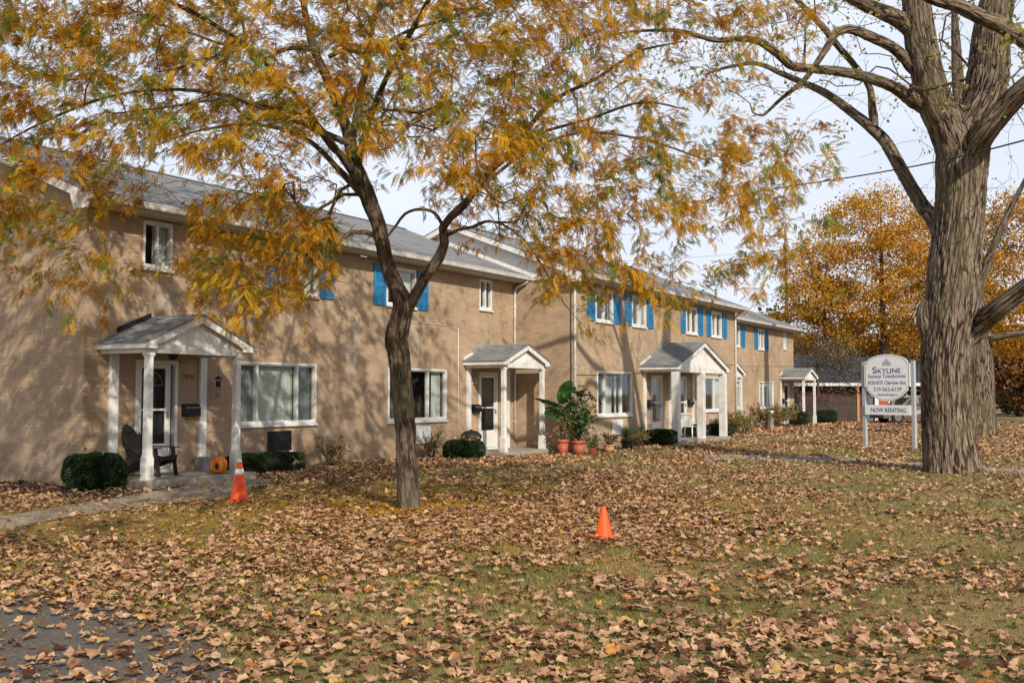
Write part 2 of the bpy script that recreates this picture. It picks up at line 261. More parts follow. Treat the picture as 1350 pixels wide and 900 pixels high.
# ---------------------------------------------------------------- mesh helpers
def link(name, me, m=None, parent=None):
    o = bpy.data.objects.new(name, me); COL.objects.link(o)
    if m is not None:
        for q in (m if isinstance(m, (list, tuple)) else [m]): me.materials.append(M[q] if isinstance(q, str) else q)
    if parent is not None: o.parent = parent
    return o
def tag(o, label=None, cat=None, group=None, kind=None):
    if label: o['label'] = label
    if cat: o['category'] = cat
    if group: o['group'] = group
    if kind: o['kind'] = kind
    return o
def empty(name, loc, rz=0., label=None, cat=None, group=None):
    o = bpy.data.objects.new(name, None); COL.objects.link(o); o.location = loc; o.rotation_euler = (0, 0, rz); o.empty_display_size = .3
    return tag(o, label, cat, group)
class MB:
    def __init__(s): s.v = []; s.f = []; s.sm = []; s.mi = []
    def add(s, vs_, fs, smooth=False, mi=0):
        b = len(s.v); s.v += [tuple(p) for p in vs_]
        for f in fs: s.f.append(tuple(i+b for i in f)); s.sm.append(smooth); s.mi.append(mi)
        return s
    def box(s, x0, x1, y0, y1, z0, z1, mt=None, mi=0):
        vs_ = [(x, y, z) for z in (z0, z1) for y in (y0, y1) for x in (x0, x1)]
        if mt is not None: vs_ = [mt @ Vector(p) for p in vs_]
        return s.add(vs_, [(0, 2, 3, 1), (4, 5, 7, 6), (0, 1, 5, 4), (2, 6, 7, 3), (0, 4, 6, 2), (1, 3, 7, 5)], mi=mi)
    def prism(s, poly, a0, a1, axis='y', mi=0):      # polygon extruded along an axis
        n = len(poly)
        def P(p, a): return (p[0], a, p[1]) if axis == 'y' else ((a, p[0], p[1]) if axis == 'x' else (p[0], p[1], a))
        vs_ = [P(p, a0) for p in poly]+[P(p, a1) for p in poly]
        return s.add(vs_, [tuple(range(n))[::-1], tuple(range(n, 2*n))]+[(i, (i+1) % n, n+(i+1) % n, n+i) for i in range(n)], mi=mi)
    def tube(s, pts, rad, sides=8, cap=True, mi=0, smooth=True):
        pts = [Vector(p) for p in pts]; n = len(pts); rad = [rad]*n if isinstance(rad, (int, float)) else rad
        up = None; vs_ = []
        for i, p in enumerate(pts):
            d = (pts[min(i+1, n-1)]-pts[max(i-1, 0)]).normalized()
            if up is None: up = d.orthogonal().normalized()
            up = (up-d*up.dot(d)).normalized(); w = d.cross(up)
            for k in range(sides):
                a = 2*math.pi*k/sides; vs_.append(p+(up*math.cos(a)+w*math.sin(a))*rad[i])
        fs = [(i*sides+k, i*sides+(k+1) % sides, (i+1)*sides+(k+1) % sides, (i+1)*sides+k) for i in range(n-1) for k in range(sides)]
        s.add(vs_, fs, smooth, mi)
        if cap:
            b = len(s.v)-len(vs_); s.f.append(tuple(b+k for k in range(sides))[::-1]); s.f.append(tuple(b+(n-1)*sides+k for k in range(sides))); s.sm += [False]*2; s.mi += [mi]*2
        return s
    def lathe(s, prof, sides=24, c=(0, 0), ribs=0, ribd=0., mi=0):
        vs_ = []
        for r, z in prof:
            for k in range(sides):
                a = 2*math.pi*k/sides; q = r*(1-ribd*(1-abs(math.cos(a*ribs/2)))) if ribs else r
                vs_.append((c[0]+q*math.cos(a), c[1]+q*math.sin(a), z))
        n = len(prof); fs = [(i*sides+k, i*sides+(k+1) % sides, (i+1)*sides+(k+1) % sides, (i+1)*sides+k) for i in range(n-1) for k in range(sides)]
        s.add(vs_, fs, True, mi); b = len(s.v)-len(vs_)
        s.f.append(tuple(b+k for k in range(sides))[::-1]); s.f.append(tuple(b+(n-1)*sides+k for k in range(sides))); s.sm += [False]*2; s.mi += [mi]*2
        return s
    def build(s, name, m, parent=None, bevel=0.):
        me = bpy.data.meshes.new(name); me.from_pydata(s.v, [], s.f); me.polygons.foreach_set('use_smooth', s.sm); me.polygons.foreach_set('material_index', s.mi); me.update()
        o = link(name, me, m, parent)
        if bevel:
            bv = o.modifiers.new('bevel', 'BEVEL'); bv.width = bevel; bv.segments = 2; bv.limit_method = 'ANGLE'
        return o
def np_mesh(name, V, F, rnd=None, smooth=False):
    me = bpy.data.meshes.new(name); V = np.asarray(V, np.float32); F = np.asarray(F, np.int32); n, k = F.shape
    me.vertices.add(len(V)); me.vertices.foreach_set('co', V.ravel()); me.loops.add(n*k); me.loops.foreach_set('vertex_index', F.ravel())
    me.polygons.add(n); me.polygons.foreach_set('loop_start', np.arange(n, dtype=np.int32)*k)
    try: me.polygons.foreach_set('loop_total', np.full(n, k, np.int32))
    except Exception: pass
    if smooth: me.polygons.foreach_set('use_smooth', np.ones(n, bool))
    if rnd is not None:
        a = me.attributes.new('rnd', 'FLOAT', 'FACE'); a.data.foreach_set('value', np.asarray(rnd, np.float32))
    me.update(); return me
def unit(a): return a/np.maximum(np.linalg.norm(a, axis=-1, keepdims=True), 1e-9)
def frames(fwd, upv):
    f = unit(fwd); s_ = unit(np.cross(upv, f)); u = np.cross(f, s_); return np.stack([f, s_, u], axis=-1)
def inst(TV, TF, Rm, T, S):
    n = len(T); k = len(TV); V = np.einsum('nij,kj->nki', Rm, TV)*S[:, None, None]+T[:, None, :]
    F = (TF[None]+(np.arange(n)*k)[:, None, None]).reshape(-1, TF.shape[1]); return V.reshape(-1, 3), F
def join(parts):
    Vs, Fs, Rs, b = [], [], [], 0
    for V, F, r in parts: Vs.append(V); Fs.append(F+b); Rs.append(r); b += len(V)
    return np.concatenate(Vs), np.concatenate(Fs), np.concatenate(Rs)
def rvec(n): return unit(rng.normal(size=(n, 3)))
LEAF_V = np.array([(0, 0, 0), (.35, .26, .03), (1, 0, -.06), (.35, -.26, .03)]); LEAF_F = np.array([(0, 1, 2, 3)])
def leafcloud(name, P, size, m, parent=None, rnd=None, fwd=None, flat=.0, TV=LEAF_V, TF=LEAF_F):
    n = len(P); f = rvec(n) if fwd is None else unit(fwd+rvec(n)*.5); u = rvec(n)*(1-flat)+np.array([0, 0, 1])*flat
    S = np.broadcast_to(size, (n,))*rng.uniform(.7, 1.3, n); V, F = inst(TV, TF, frames(f, u), P, S)
    r = rng.random(n) if rnd is None else rnd
    return link(name, np_mesh(name, V, F, np.repeat(r, len(TF))), m, parent)
def vnoise(P, s, seed=0.):
    return np.array([mnoise.noise(Vector((p[0]*s+seed, p[1]*s+seed*.7, p[2]*s))) for p in P])

# ---------------------------------------------------------------- ground
def lin(a, b, s): return list(np.arange(a, b, s))
gx = [-1800, -700, -250, -100, -60]+lin(-36, 60, 1.5)+[60, 80, 110, 180, 350, 800, 1800]; gy = [-900, -200, -60, -20]+lin(-8, 60, 1.5)+[62, 75, 100, 140, 200, 400, 900, 2600]
GX, GY = np.meshgrid(gx, gy); GZ = gz(GX, GY); V = np.stack([GX, GY, GZ], -1).reshape(-1, 3); nx = len(gx)
F = np.array([(j*nx+i, j*nx+i+1, (j+1)*nx+i+1, (j+1)*nx+i) for j in range(len(gy)-1) for i in range(nx-1)])
def groundmat():
    m, nt, b = newmat('lawn_ground'); N = nt.nodes; Lk = nt.links; t = N.new("ShaderNodeTexCoord")
    n1 = N.new("ShaderNodeTexNoise"); n1.inputs['Scale'].default_value = 9; n1.inputs['Detail'].default_value = 9; n1.inputs['Roughness'].default_value = .75
    n2 = N.new("ShaderNodeTexNoise"); n2.inputs['Scale'].default_value = .55; n2.inputs['Detail'].default_value = 5
    Lk.new(t.outputs['Object'], n1.inputs['Vector']); Lk.new(t.outputs['Object'], n2.inputs['Vector'])
    r = N.new("ShaderNodeValToRGB"); cr = r.color_ramp; cr.elements[0].position = .28; cr.elements[0].color = (.10, .085, .035, 1); cr.elements[1].position = .72; cr.elements[1].color = (.40, .31, .155, 1)
    e = cr.elements.new(.5); e.color = (.235, .195, .095, 1); Lk.new(n1.outputs['Fac'], r.inputs[0])
    r2 = N.new("ShaderNodeValToRGB"); r2.color_ramp.elements[0].position = .38; r2.color_ramp.elements[1].position = .62; r2.color_ramp.elements[0].color = (.80, .90, .70, 1); r2.color_ramp.elements[1].color = (1.25, 1.02, .95, 1)
    Lk.new(n2.outputs['Fac'], r2.inputs[0]); mu = N.new("ShaderNodeMixRGB"); mu.blend_type = 'MULTIPLY'; mu.inputs[0].default_value = 1
    Lk.new(r.outputs[0], mu.inputs[1]); Lk.new(r2.outputs[0], mu.inputs[2]); Lk.new(mu.outputs[0], b.inputs['Base Color']); b.inputs['Roughness'].default_value = .95; b.inputs['Specular IOR Level'].default_value = .1
    bp = N.new("ShaderNodeBump"); bp.inputs['Strength'].default_value = .8; bp.inputs['Distance'].default_value = .04; Lk.new(n1.outputs['Fac'], bp.inputs['Height']); Lk.new(bp.outputs[0], b.inputs['Normal'])
    return m
M['ground'] = groundmat()
tag(link('ground', np_mesh('ground', V, F, smooth=True), 'ground'), kind='structure')
def sheet(name, poly, m, z, wob=0., step=.25):
    """flat outline laid on the ground, with a slightly wandering edge"""
    P = []
    for i, p in enumerate(poly):
        q = poly[(i+1) % len(poly)]; L = math.dist(p, q); k = max(1, int(min(L, 40)/step))
        for j in range(k):
            x = p[0]+(q[0]-p[0])*j/k; y = p[1]+(q[1]-p[1])*j/k
            P.append((x+wob*mnoise.noise(Vector((x*1.7, y*1.7, 3))), y+wob*mnoise.noise(Vector((x*1.7, y*1.7, 9)))))
    mb = MB(); mb.add([(x, y, z+float(gz(x, y))) for x, y in P], [tuple(range(len(P)))]); return tag(mb.build(name, m), kind='structure')
ASPH = [(-30, 8.9), (-4.24, 8.5), (-3.59, 8.39), (-2.73, 7.75), (-2.25, 7.15), (-1.82, 6.55), (-1.5, 6.04), (-1.1, 4.6), (-1.0, 1.5), (-30, 1.5)]
PATHL = [(-12, 8.6), (-9.2, 11.2), (-7.05, 14.0), (-6.70, 15.62), (-6.25, 17.2), (-5.95, 17.9), (-5.6, 19.0), L2W(3.2, -1.43)[:2]]
PATHR = [(-11.2, 7.7), (-8.2, 10.4), (-6.35, 12.61), (-6.08, 14.17), (-5.43, 15.3), (-4.63, 16.5), (-4.1, 17.4), L2W(3.6, -1.9)[:2]]
PATH = [(-12, 8.6), (-9.2, 11.2), (-7.05, 14.0), (-6.70, 15.62), (-6.45, 16.6)]+[L2W(.9, -1.62)[:2], L2W(1.25, -1.42)[:2], L2W(3.0, -1.42)[:2], L2W(3.1, -1.9)[:2]]+[(-4.63, 16.5), (-5.43, 15.3), (-6.08, 14.17), (-6.35, 12.61), (-8.2, 10.4), (-11.2, 7.7)]
sheet('driveway', ASPH, 'asphalt', .010, .45); sheet('garden_path', PATH, 'conc', .014, .03)
MUL = [L2W(-6, .2)[:2], (-9.5, 15.2), (-6.95, 15.5), (-6.5, 16.9), L2W(.95, -1.75)[:2], L2W(.9, -.02)[:2], L2W(0, -.02)[:2], L2W(-.02, 4)[:2]]
MUL = [L2W(-.9, 5)[:2], L2W(-1.3, 1.5)[:2], L2W(-1.1, -.9)[:2], (-6.9, 16.0), L2W(.9, -1.75)[:2], L2W(1.0, -1.42)[:2], L2W(.25, -1.40)[:2], L2W(.25, -.01)[:2], L2W(-.01, -.01)[:2], L2W(-.01, 5)[:2]]
sheet('mulch_bed', MUL, 'mulch', .006, .12)
FPATH = [gp(925, 598)[:2], gp(1010, 598)[:2], gp(1120, 603)[:2], gp(1215, 609)[:2], gp(1300, 613)[:2], gp(1420, 620)[:2], gp(1420, 630)[:2], gp(1300, 621)[:2], gp(1215, 615)[:2], gp(1100, 609)[:2], gp(1000, 606)[:2], gp(930, 606)[:2]]
sheet('footpath', FPATH, 'conc', .008, .2)
M['road'] = mat('far_road', (.16, .15, .145), .9, .2, .6, dirt=(.32, .20, .14), dirt_amt=.8)
sheet('road', [(-80, 57.5), (140, 57.5), (140, 66), (-80, 66)], 'road', .008)
sheet('pavement', [(-80, 87), (200, 87), (200, 98), (-80, 98)], 'conc', .008)

def inside(poly, X, Y):
    c = np.zeros(X.shape, bool); n = len(poly)
    for i in range(n):
        x1, y1 = poly[i]; x2, y2 = poly[(i+1) % n]
        c ^= ((y1 > Y) != (y2 > Y)) & (X < (x2-x1)*(Y-y1)/(y2-y1+1e-12)+x1)
    return c
def in_build(X, Y):
    t, y = W2L(X, Y); a = (t > 0) & (t < 45.3) & (y > -.02) & (y < 9); b_ = (t > 15.2) & (t < 29.8) & (y > -2.02) & (y < 7); return a | b_
def on_slab(X, Y):
    t, y = W2L(X, Y)
    return ((y > -1.42) & (y < 0) & (((t > .2) & (t < 2.95)) | ((t > 12.3) & (t < 15.1)) | ((t > 30.1) & (t < 33)) | ((t > 42.4) & (t < 45.2)))) | ((y > -3.45) & (y < -2) & (t > 20) & (t < 25.1))
def nfield(X, Y, s, sd):
    xs = np.arange(-40, 62, .5); 
    # value noise by bilinear lookup: cheap and smooth
    r = np.random.default_rng(sd); g = r.random((400, 400)); u = (X*s+200) % 398; v = (Y*s+200) % 398
    i = u.astype(int); j = v.astype(int); fu = u-i; fv = v-j; fu = fu*fu*(3-2*fu); fv = fv*fv*(3-2*fv)
    return (g[i, j]*(1-fu)*(1-fv)+g[i+1, j]*fu*(1-fv)+g[i, j+1]*(1-fu)*fv+g[i+1, j+1]*fu*fv)
def cover(X, Y):
    c = .45*nfield(X, Y, .45, 1)+.35*nfield(X, Y, 1.1, 2)+.35*nfield(X, Y, 2.6, 3)
    t, y = W2L(X, Y)
    c = c+.35*np.exp(-((y+1.2)/1.6)**2)                                    # drifts along the wall
    c = c-.25*np.exp(-(((X-9.6)/2.5)**2+((Y-20.5)/1.6)**2))                # bare green under the big tree
    c = c-.28*np.exp(-(((X+1.6)/1.5)**2+((Y-15.5)/1.0)**2))
    c = c+.35*np.exp(-(((X+2.2)/2.2)**2+((Y-9.3)/1.3)**2))+.25*np.exp(-(((X-1.2)/2.0)**2+((Y-6.4)/.7)**2))
    c = c-.16*np.exp(-(((X+1.9)/1.5)**2+((Y-8.9)/.9)**2))
    c = c+.10*np.exp(-(((X-4.5)/3)**2+((Y-14)/3)**2))+.12*np.exp(-(((X+.6)/2.2)**2+((Y-12.6)/1.3)**2))
    c = c-.15*np.exp(-(((X-.3)/1.6)**2+((Y-9.2)/1.2)**2))-.12*np.exp(-(((X-3.2)/1.2)**2+((Y-8.3)/1.)**2))-.16*np.exp(-(((X-3.2)/2.)**2+((Y-10.9)/.9)**2))+.16*np.exp(-(((X-3.4)/1.)**2+((Y-6.6)/.7)**2))
    return c
def scatter(y0, y1, dens, ymarg=1.5):
    w1 = .54*y1+ymarg; n = int(dens*(2*w1)*(y1-y0)); X = rng.uniform(-w1, w1, n); Y = rng.uniform(y0, y1, n)
    k = np.abs(X) < .54*Y+ymarg; return X[k], Y[k]
def outline(kind):
    if kind == 0:
        h = [(0, 1.), (17, .76), (38, .90), (60, .64), (88, .78), (122, .56), (158, .46)]
    elif kind == 1:
        h = [(0, 1.), (30, .74), (62, .66), (98, .62), (135, .55), (165, .45)]
    else:
        h = [(0, 1.), (40, .72), (85, .62), (140, .5)]
    a = h+[(-x, r) for x, r in h[:0:-1]]; return np.array([(r*math.cos(R(x)), r*math.sin(R(x))) for x, r in a])
def fallen(X, Y, kind, nvar, lo, hi, tilt):
    o2 = outline(kind); parts = []; n = len(X); which = rng.integers(0, nvar, n)
    for q in range(nvar):
        k = which == q; m_ = k.sum()
        if not m_: continue
        a, b_, c_ = rng.uniform(-.35, .55), rng.uniform(-.5, .7), rng.uniform(-.5, .5); jit = 1+rng.uniform(-.2, .2, len(o2))
        ring = o2*jit[:, None]; ctr = np.array([[.15, 0]]); xy = np.concatenate([ctr, ring]); z = a*xy[:, 0]**2+b_*xy[:, 1]**2+c_*xy[:, 0]*xy[:, 1]+.10*np.sin(xy[:, 0]*6+q)+.08*np.sin(xy[:, 1]*9+2*q)
        TV = np.column_stack([xy, z-z.min()*.6]); kk = len(ring); TF = np.array([(0, i+1, (i+1) % kk+1) for i in range(kk)])
        ang = rng.uniform(0, 2*math.pi, m_); f = np.stack([np.cos(ang), np.sin(ang), rng.normal(0, tilt, m_)], -1); u = np.stack([rng.normal(0, tilt, m_), rng.normal(0, tilt, m_), np.ones(m_)], -1)
        S = rng.uniform(lo, hi, m_)*.55; xx, yy = X[k], Y[k]; zz = gz(xx, yy)+.012+rng.random(m_)*.03+S*.12
        V_, F_ = inst(TV, TF, frames(f, u), np.stack([xx, yy, zz], -1), S)
        parts.append((V_, F_, np.repeat(np.clip(rng.random(m_), 0, 1), kk)))
    return join(parts)
lp = []
for (y0, y1, dens, kind, nv, lo, hi) in [(4.2, 9, 215, 0, 24, .055, .135), (9, 15, 205, 0, 16, .06, .13), (15, 24, 170, 1, 10, .07, .14), (24, 38, 110, 2, 8, .09, .16), (38, 60, 46, 2, 6, .13, .22)]:
    X, Y = scatter(y0, y1, dens); c = cover(X, Y); p = np.clip((c-.508)*3.5, .15, 1.)
    a_ = inside(ASPH, X, Y); edge = nfield(X, Y, .9, 8); p = np.where(a_, np.clip((edge-.26)*1.5, .16, .7)+.5*np.exp(-((Y-8.7)/.55)**2)+.45*np.exp(-((Y-5.8)/.4)**2)+.5*np.exp(-((X+Y*.0+2.3+(Y-7.4)*.9)/.55)**2), p)
    p = np.where(inside(PATH, X, Y), .05, p); p = np.where(inside(MUL, X, Y), .30, p); p = np.where(inside(FPATH, X, Y), p*.35, p)
    p = np.where(in_build(X, Y), 0, p); sl = on_slab(X, Y); p = np.where(sl, .0, p)
    k = rng.random(len(X)) < p; lp.append(fallen(X[k], Y[k], kind, nv, lo, hi, .18 if y0 < 24 else .4))
V, F, r_ = join(lp)
tag(link('fallen_leaves', np_mesh('fallen_leaves', V, F, r_), 'litter'), 'tan and brown fallen leaves scattered thickly over the lawn', 'leaves', kind='stuff')
n = 46000; X = np.concatenate([rng.normal(-1.5, 3.2, n), rng.normal(-1.5, .75, 9000)]); Y = np.concatenate([rng.normal(14.2, 3.0, n), rng.normal(14.75, .55, 9000)]); k = ~(in_build(X, Y) | on_slab(X, Y)) & (Y > 4); X, Y = X[k], Y[k]
small = leafcloud('locust_leaflets', np.stack([X, Y, gz(X, Y)+.012+rng.random(len(X))*.03], -1), .030, 'locleaf', None, rnd=np.clip(rng.normal(.3, .2, len(X)), 0, .75), flat=.6)
tag(small, 'tiny golden locust leaflets sprinkled over the lawn round the leaning tree', 'leaves', kind='stuff')
# grass
gpz = []
for (y0, y1, dens, h, w) in [(4.2, 8, 3800, .042, .004), (8, 13, 1900, .045, .006), (13, 22, 420, .045, .012), (22, 34, 120, .055, .03)]:
    X, Y = scatter(y0, y1, dens, .8); k = ~(inside(ASPH, X, Y) | inside(PATH, X, Y) | inside(MUL, X, Y) | in_build(X, Y) | on_slab(X, Y) | (inside(FPATH, X, Y) & (rng.random(len(X)) < .8)))
    dp = nfield(X, Y, 1.6, 12); k &= rng.random(len(X)) < .35+.65*dp; X, Y = X[k], Y[k]; dp = dp[k]; n = len(X); a = rng.uniform(0, 2*math.pi, n); hh = h*rng.uniform(.4, 1.4, n)*(.6+.8*dp)
    z = gz(X, Y); dx, dy = np.cos(a)*w*.5, np.sin(a)*w*.5; lx, ly = rng.normal(0, .8, n)*hh, rng.normal(0, .8, n)*hh
    V_ = np.stack([np.stack([X-dx, Y-dy, z], -1), np.stack([X+dx, Y+dy, z], -1), np.stack([X+lx, Y+ly, z+hh], -1)], 1).reshape(-1, 3)
    gpz.append((V_, np.arange(3*n).reshape(-1, 3), np.clip(.75-.55*nfield(X, Y, .8, 21)+rng.normal(0, .22, n), 0, 1)))
V, F, r_ = join(gpz)
tag(link('lawn_grass', np_mesh('lawn_grass', V, F, r_), 'blade'), 'short dry green grass showing between the fallen leaves', 'grass', kind='stuff')
# ---------------------------------------------------------------- townhouses
EAVE = 5.32; HALF = 4.4; OV = .45; RIDGE = 7.2; SL = (RIDGE-EAVE)/(HALF+OV); DEP = 8.8
def holes_panel(mb, x0, x1, z0, z1, y, holes, depth=.09):
    """wall sheet at y facing -y with real openings and reveals"""
    xs = sorted({x0, x1}|{h[0] for h in holes}|{h[1] for h in holes}); zs = sorted({z0, z1}|{h[2] for h in holes}|{h[3] for h in holes})
    for i in range(len(xs)-1):
        for j in range(len(zs)-1):
            cx, cz = (xs[i]+xs[i+1])/2, (zs[j]+zs[j+1])/2
            if any(h[0] < cx < h[1] and h[2] < cz < h[3] for h in holes): continue
            mb.add([(xs[i], y, zs[j]), (xs[i+1], y, zs[j]), (xs[i+1], y, zs[j+1]), (xs[i], y, zs[j+1])], [(0, 1, 2, 3)])
    for a, b, c, d in [h[:4] for h in holes]:
        e = y+depth+.12
        mb.add([(a, y, c), (a, e, c), (a, e, d), (a, y, d)], [(0, 1, 2, 3)]); mb.add([(b, y, c), (b, y, d), (b, e, d), (b, e, c)], [(0, 1, 2, 3)])
        mb.add([(a, y, d), (a, e, d), (b, e, d), (b, y, d)], [(0, 1, 2, 3)]); mb.add([(a, y, c), (b, y, c), (b, e, c), (a, e, c)], [(0, 1, 2, 3)])
def curtain(mb, x0, x1, z0, z1, y, amp=.025, per=.11):
    n = max(4, int((x1-x0)/per*6)); v = []
    for i in range(n+1):
        x = x0+(x1-x0)*i/n; yy = y+amp*math.sin(2*math.pi*(x-x0)/per+math.sin(x*5)); v += [(x, yy, z0), (x, yy, z1)]
    mb.add(v, [(2*i, 2*i+2, 2*i+3, 2*i+1) for i in range(n)], True)
def window(root, y, x0, x1, z0, z1, lights=(.5,), cur=None, sash=.06, sill=True):
    fr = MB(); w = .052
    fy0, fy1 = y-.02, y+.10
    fr.box(x0, x1, fy0, fy1, z0, z0+w); fr.box(x0, x1, fy0, fy1, z1-w, z1); fr.box(x0, x0+w, fy0, fy1, z0+w, z1-w); fr.box(x1-w, x1, fy0, fy1, z0+w, z1-w)
    xs = [x0+w]+[x0+w+(x1-x0-2*w)*q for q in lights]+[x1-w]
    for q in xs[1:-1]: fr.box(q-sash*.45, q+sash*.45, fy0+.012, fy1, z0+w, z1-w)
    for a, b in zip(xs[:-1], xs[1:]):     # slim sash rails round every light
        fr.box(a, b, fy0+.03, fy1-.01, z0+w, z0+w+.028); fr.box(a, b, fy0+.03, fy1-.01, z1-w-.028, z1-w)
    f = fr.build('window', 'wframe', root, .004)
    MB().box(x0+w, x1-w, y+.050, y+.056, z0+w, z1-w).build('pane', 'glass', f)
    if sill: MB().box(x0-.03, x1+.03, y-.06, y-.001, z0-.055, z0-.002).build('sill', 'conc' if sill == 2 else 'white', f, .004)
    if cur:
        for q_ in cur: cb = MB(); a, b = q_[:2]; curtain(cb, x0+w+(x1-x0-2*w)*a, x0+w+(x1-x0-2*w)*b, z0+w*.5, z1-w*.5, y+.15, .006 if len(q_) > 2 else .025); cb.build('curtain', q_[2] if len(q_) > 2 else 'curtain', f)
    return f
def shutter(root, y, x0, x1, z0, z1):
    mb = MB(); w = .045; y0, y1 = y-.045, y-.002
    mb.box(x0, x0+w, y0, y1, z0, z1); mb.box(x1-w, x1, y0, y1, z0, z1)
    for a in (z0, (z0+z1)/2-.03, z1-.06): mb.box(x0+w, x1-w, y0, y1, a, a+.06)
    k = 17
    for i in range(k):
        z = z0+.06+(z1-z0-.12)*(i+.5)/k
        if abs(z-(z0+z1)/2) < .045: continue
        mb.box(x0+w, x1-w, y0+.010, y0+.030, z-.014, z+.018, None)
    mb.box(x0+w*.5, x1-w*.5, y1-.012, y1-.002, z0+.01, z1-.01)
    return mb.build('shutter', 'blue', root, .003)
def door(root, y, x0, x1, z0, z1, hinge=-1, fan=False, side=0.):
    fr = MB(); w = .07
    fr.box(x0, x0+w, y-.03, y+.10, z0, z1); fr.box(x1-w, x1, y-.03, y+.10, z0, z1); fr.box(x0+w, x1-w, y-.03, y+.10, z1-w, z1); fr.box(x0, x1, y-.05, y+.1, z0-.07, z0-.002)
    f = fr.build('door_frame', 'wframe', root, .004)
    a, b = x0+w+.006, x1-w-.006-side; m = MB(); s = .075; kz = z0+.50
    if side:
        m.box(b+.006, b+.04, y-.005, y+.035, z0, z1-w)
    m.box(a, a+s, y+.0, y+.035, z0+.01, z1-w-.006); m.box(b-s, b, y+.0, y+.035, z0+.01, z1-w-.006)
    m.box(a+s, b-s, y, y+.035, z0+.01, kz); m.box(a+s, b-s, y, y+.035, z1-w-.09, z1-w-.006); zm = z0+1.17; m.box(a+s, b-s, y+.003, y+.032, zm-.022, zm+.022)
    m.box(a+s+.05, b-s-.05, y-.006, y, z0+.10, kz-.08)
    d = m.build('door', 'wframe', root, .004)
    MB().box(a+s, b-s, y+.015, y+.02, kz, z1-w-.09).build('glass_pane', 'glass', d)
    inner = MB().box(a-.01, b+.01+side, y+.085, y+.11, z0, z1-w); inner.build('inner_door', 'dark', d)
    if fan:
        q = MB(); cx, cz, r = (a+b)/2, z1-w-.42, (b-a)/2-s-.02
        q.tube([(cx-r*math.cos(t), y+.078, cz+r*math.sin(t)) for t in np.linspace(0, math.pi, 17)], .012, 6); q.box(cx-r, cx+r, y+.068, y+.083, cz-.014, cz+.006)
        for t in (.25, .5, .75): q.tube([(cx-.25*r*math.cos(t*math.pi), y+.078, cz+.25*r*math.sin(t*math.pi)), (cx-r*math.cos(t*math.pi), y+.078, cz+r*math.sin(t*math.pi))], .007, 5)
        q.tube([(cx-.25*r*math.cos(t), y+.078, cz+.25*r*math.sin(t)) for t in np.linspace(0, math.pi, 9)], .008, 6); q.build('fanlight', 'metal', d)
    hx = b-s*.5 if hinge < 0 else a+s*.5
    MB().box(hx-.018, hx+.018, y-.012, y, z0+1.0, z0+1.13).tube([(hx, y-.05, z0+1.03), (hx, y-.05, z0+1.10)], .012, 8).tube([(hx, y-.05, z0+1.065), (hx, y-.01, z0+1.065)], .009, 6).build('handle', 'metal', d)
def mailbox(root, y, x0, x1, z0, z1):
    mb = MB(); d = .14; mb.prism([(y-d, z0+.02), (y-.002, z0), (y-.002, z1), (y-d*.55, z1-.01), (y-d, z1-.06)], x0, x1, 'x')
    f = mb.build('mailbox', 'black', root, .008)
    for x in (x0+.1, x1-.1): MB().tube([(x, y-d*.5, z0+.01), (x, y-d*.5, z0-.05), (x, y-d*.9, z0-.07), (x, y-d*1.1, z0-.04)], .006, 5).build('paper_hook', 'black', f)
    MB().box(x0+.01, x1-.01, y-d-.004, y-d+.0, z1-.085, z1-.07).build('lid_edge', 'metal', f)
def numplate(root, y, x, z, txt, w=.3, h=.15, m='tanpot'):
    p = MB().box(x, x+w, y-.02, y-.002, z, z+h).build('number_plate', m, root, .003)
    tx = text(txt, .12, 'black', p); tx.data.transform(Matrix.Translation((x+w/2, y-.023, z+h*.5)) @ Matrix.Rotation(math.pi/2, 4, 'X')); tx.name = 'house_number'
    return p
def text(body, size, m, parent, ext=.002, name='lettering', sx=1., off=0.):
    c = bpy.data.curves.new('txt', 'FONT'); c.body = body; c.size = size; c.extrude = ext; c.align_x = 'CENTER'; c.align_y = 'CENTER'; c.offset = off; c.resolution_u = 3
    o = bpy.data.objects.new('txt', c); COL.objects.link(o); bpy.context.view_layer.update()
    me = bpy.data.meshes.new_from_object(o.evaluated_get(bpy.context.evaluated_depsgraph_get())); bpy.data.objects.remove(o); bpy.data.curves.remove(c)
    me.transform(Matrix.Diagonal((sx, 1, 1, 1))); me.materials.clear(); me.name = name; return link(name, me, m, parent)
def fit(body, w, h, m, parent, x, z, y, off=0.):
    o = text(body, 1., m, parent, .001, 'lettering', 1., off); v = np.array([p.co[:] for p in o.data.vertices]); lo, hi = v.min(0), v.max(0)
    T = Matrix.Translation((x, y, z)) @ Matrix.Rotation(math.pi/2, 4, 'X') @ Matrix.Diagonal((w/(hi[0]-lo[0]), h/(hi[1]-lo[1]), 1, 1)) @ Matrix.Translation((-(lo[0]+hi[0])/2, -(lo[1]+hi[1])/2, 0)); o.data.transform(T); return o
def vent(root, y, x0, x1, z0, z1, kind):
    if kind == 'dark':
        mb = MB(); mb.box(x0, x1, y-.03, y-.002, z0, z0+.03); mb.box(x0, x1, y-.03, y-.002, z1-.03, z1); mb.box(x0, x0+.03, y-.03, y-.002, z0+.03, z1-.03); mb.box(x1-.03, x1, y-.03, y-.002, z0+.03, z1-.03)
        mb.box(x0+.03, x1-.03, y-.012, y-.003, z0+.03, z1-.03); v = mb.build('wall_vent', 'black', root)
        s = MB(); 
        for i in range(9): s.box(x0+.03, x1-.03, y-.026, y-.014, z0+.045+i*(z1-z0-.07)/9, z0+.055+i*(z1-z0-.07)/9)
        s.build('grille', 'dark', v); MB().box(x0-.02, x1+.02, y-.06, y-.002, z0-.04, z0-.001).build('vent_sill', 'white', v)
    else:
        MB().box(x0, x1, y-.05, y-.002, z0, z1).build('vent_cover', 'wframe', root, .01)
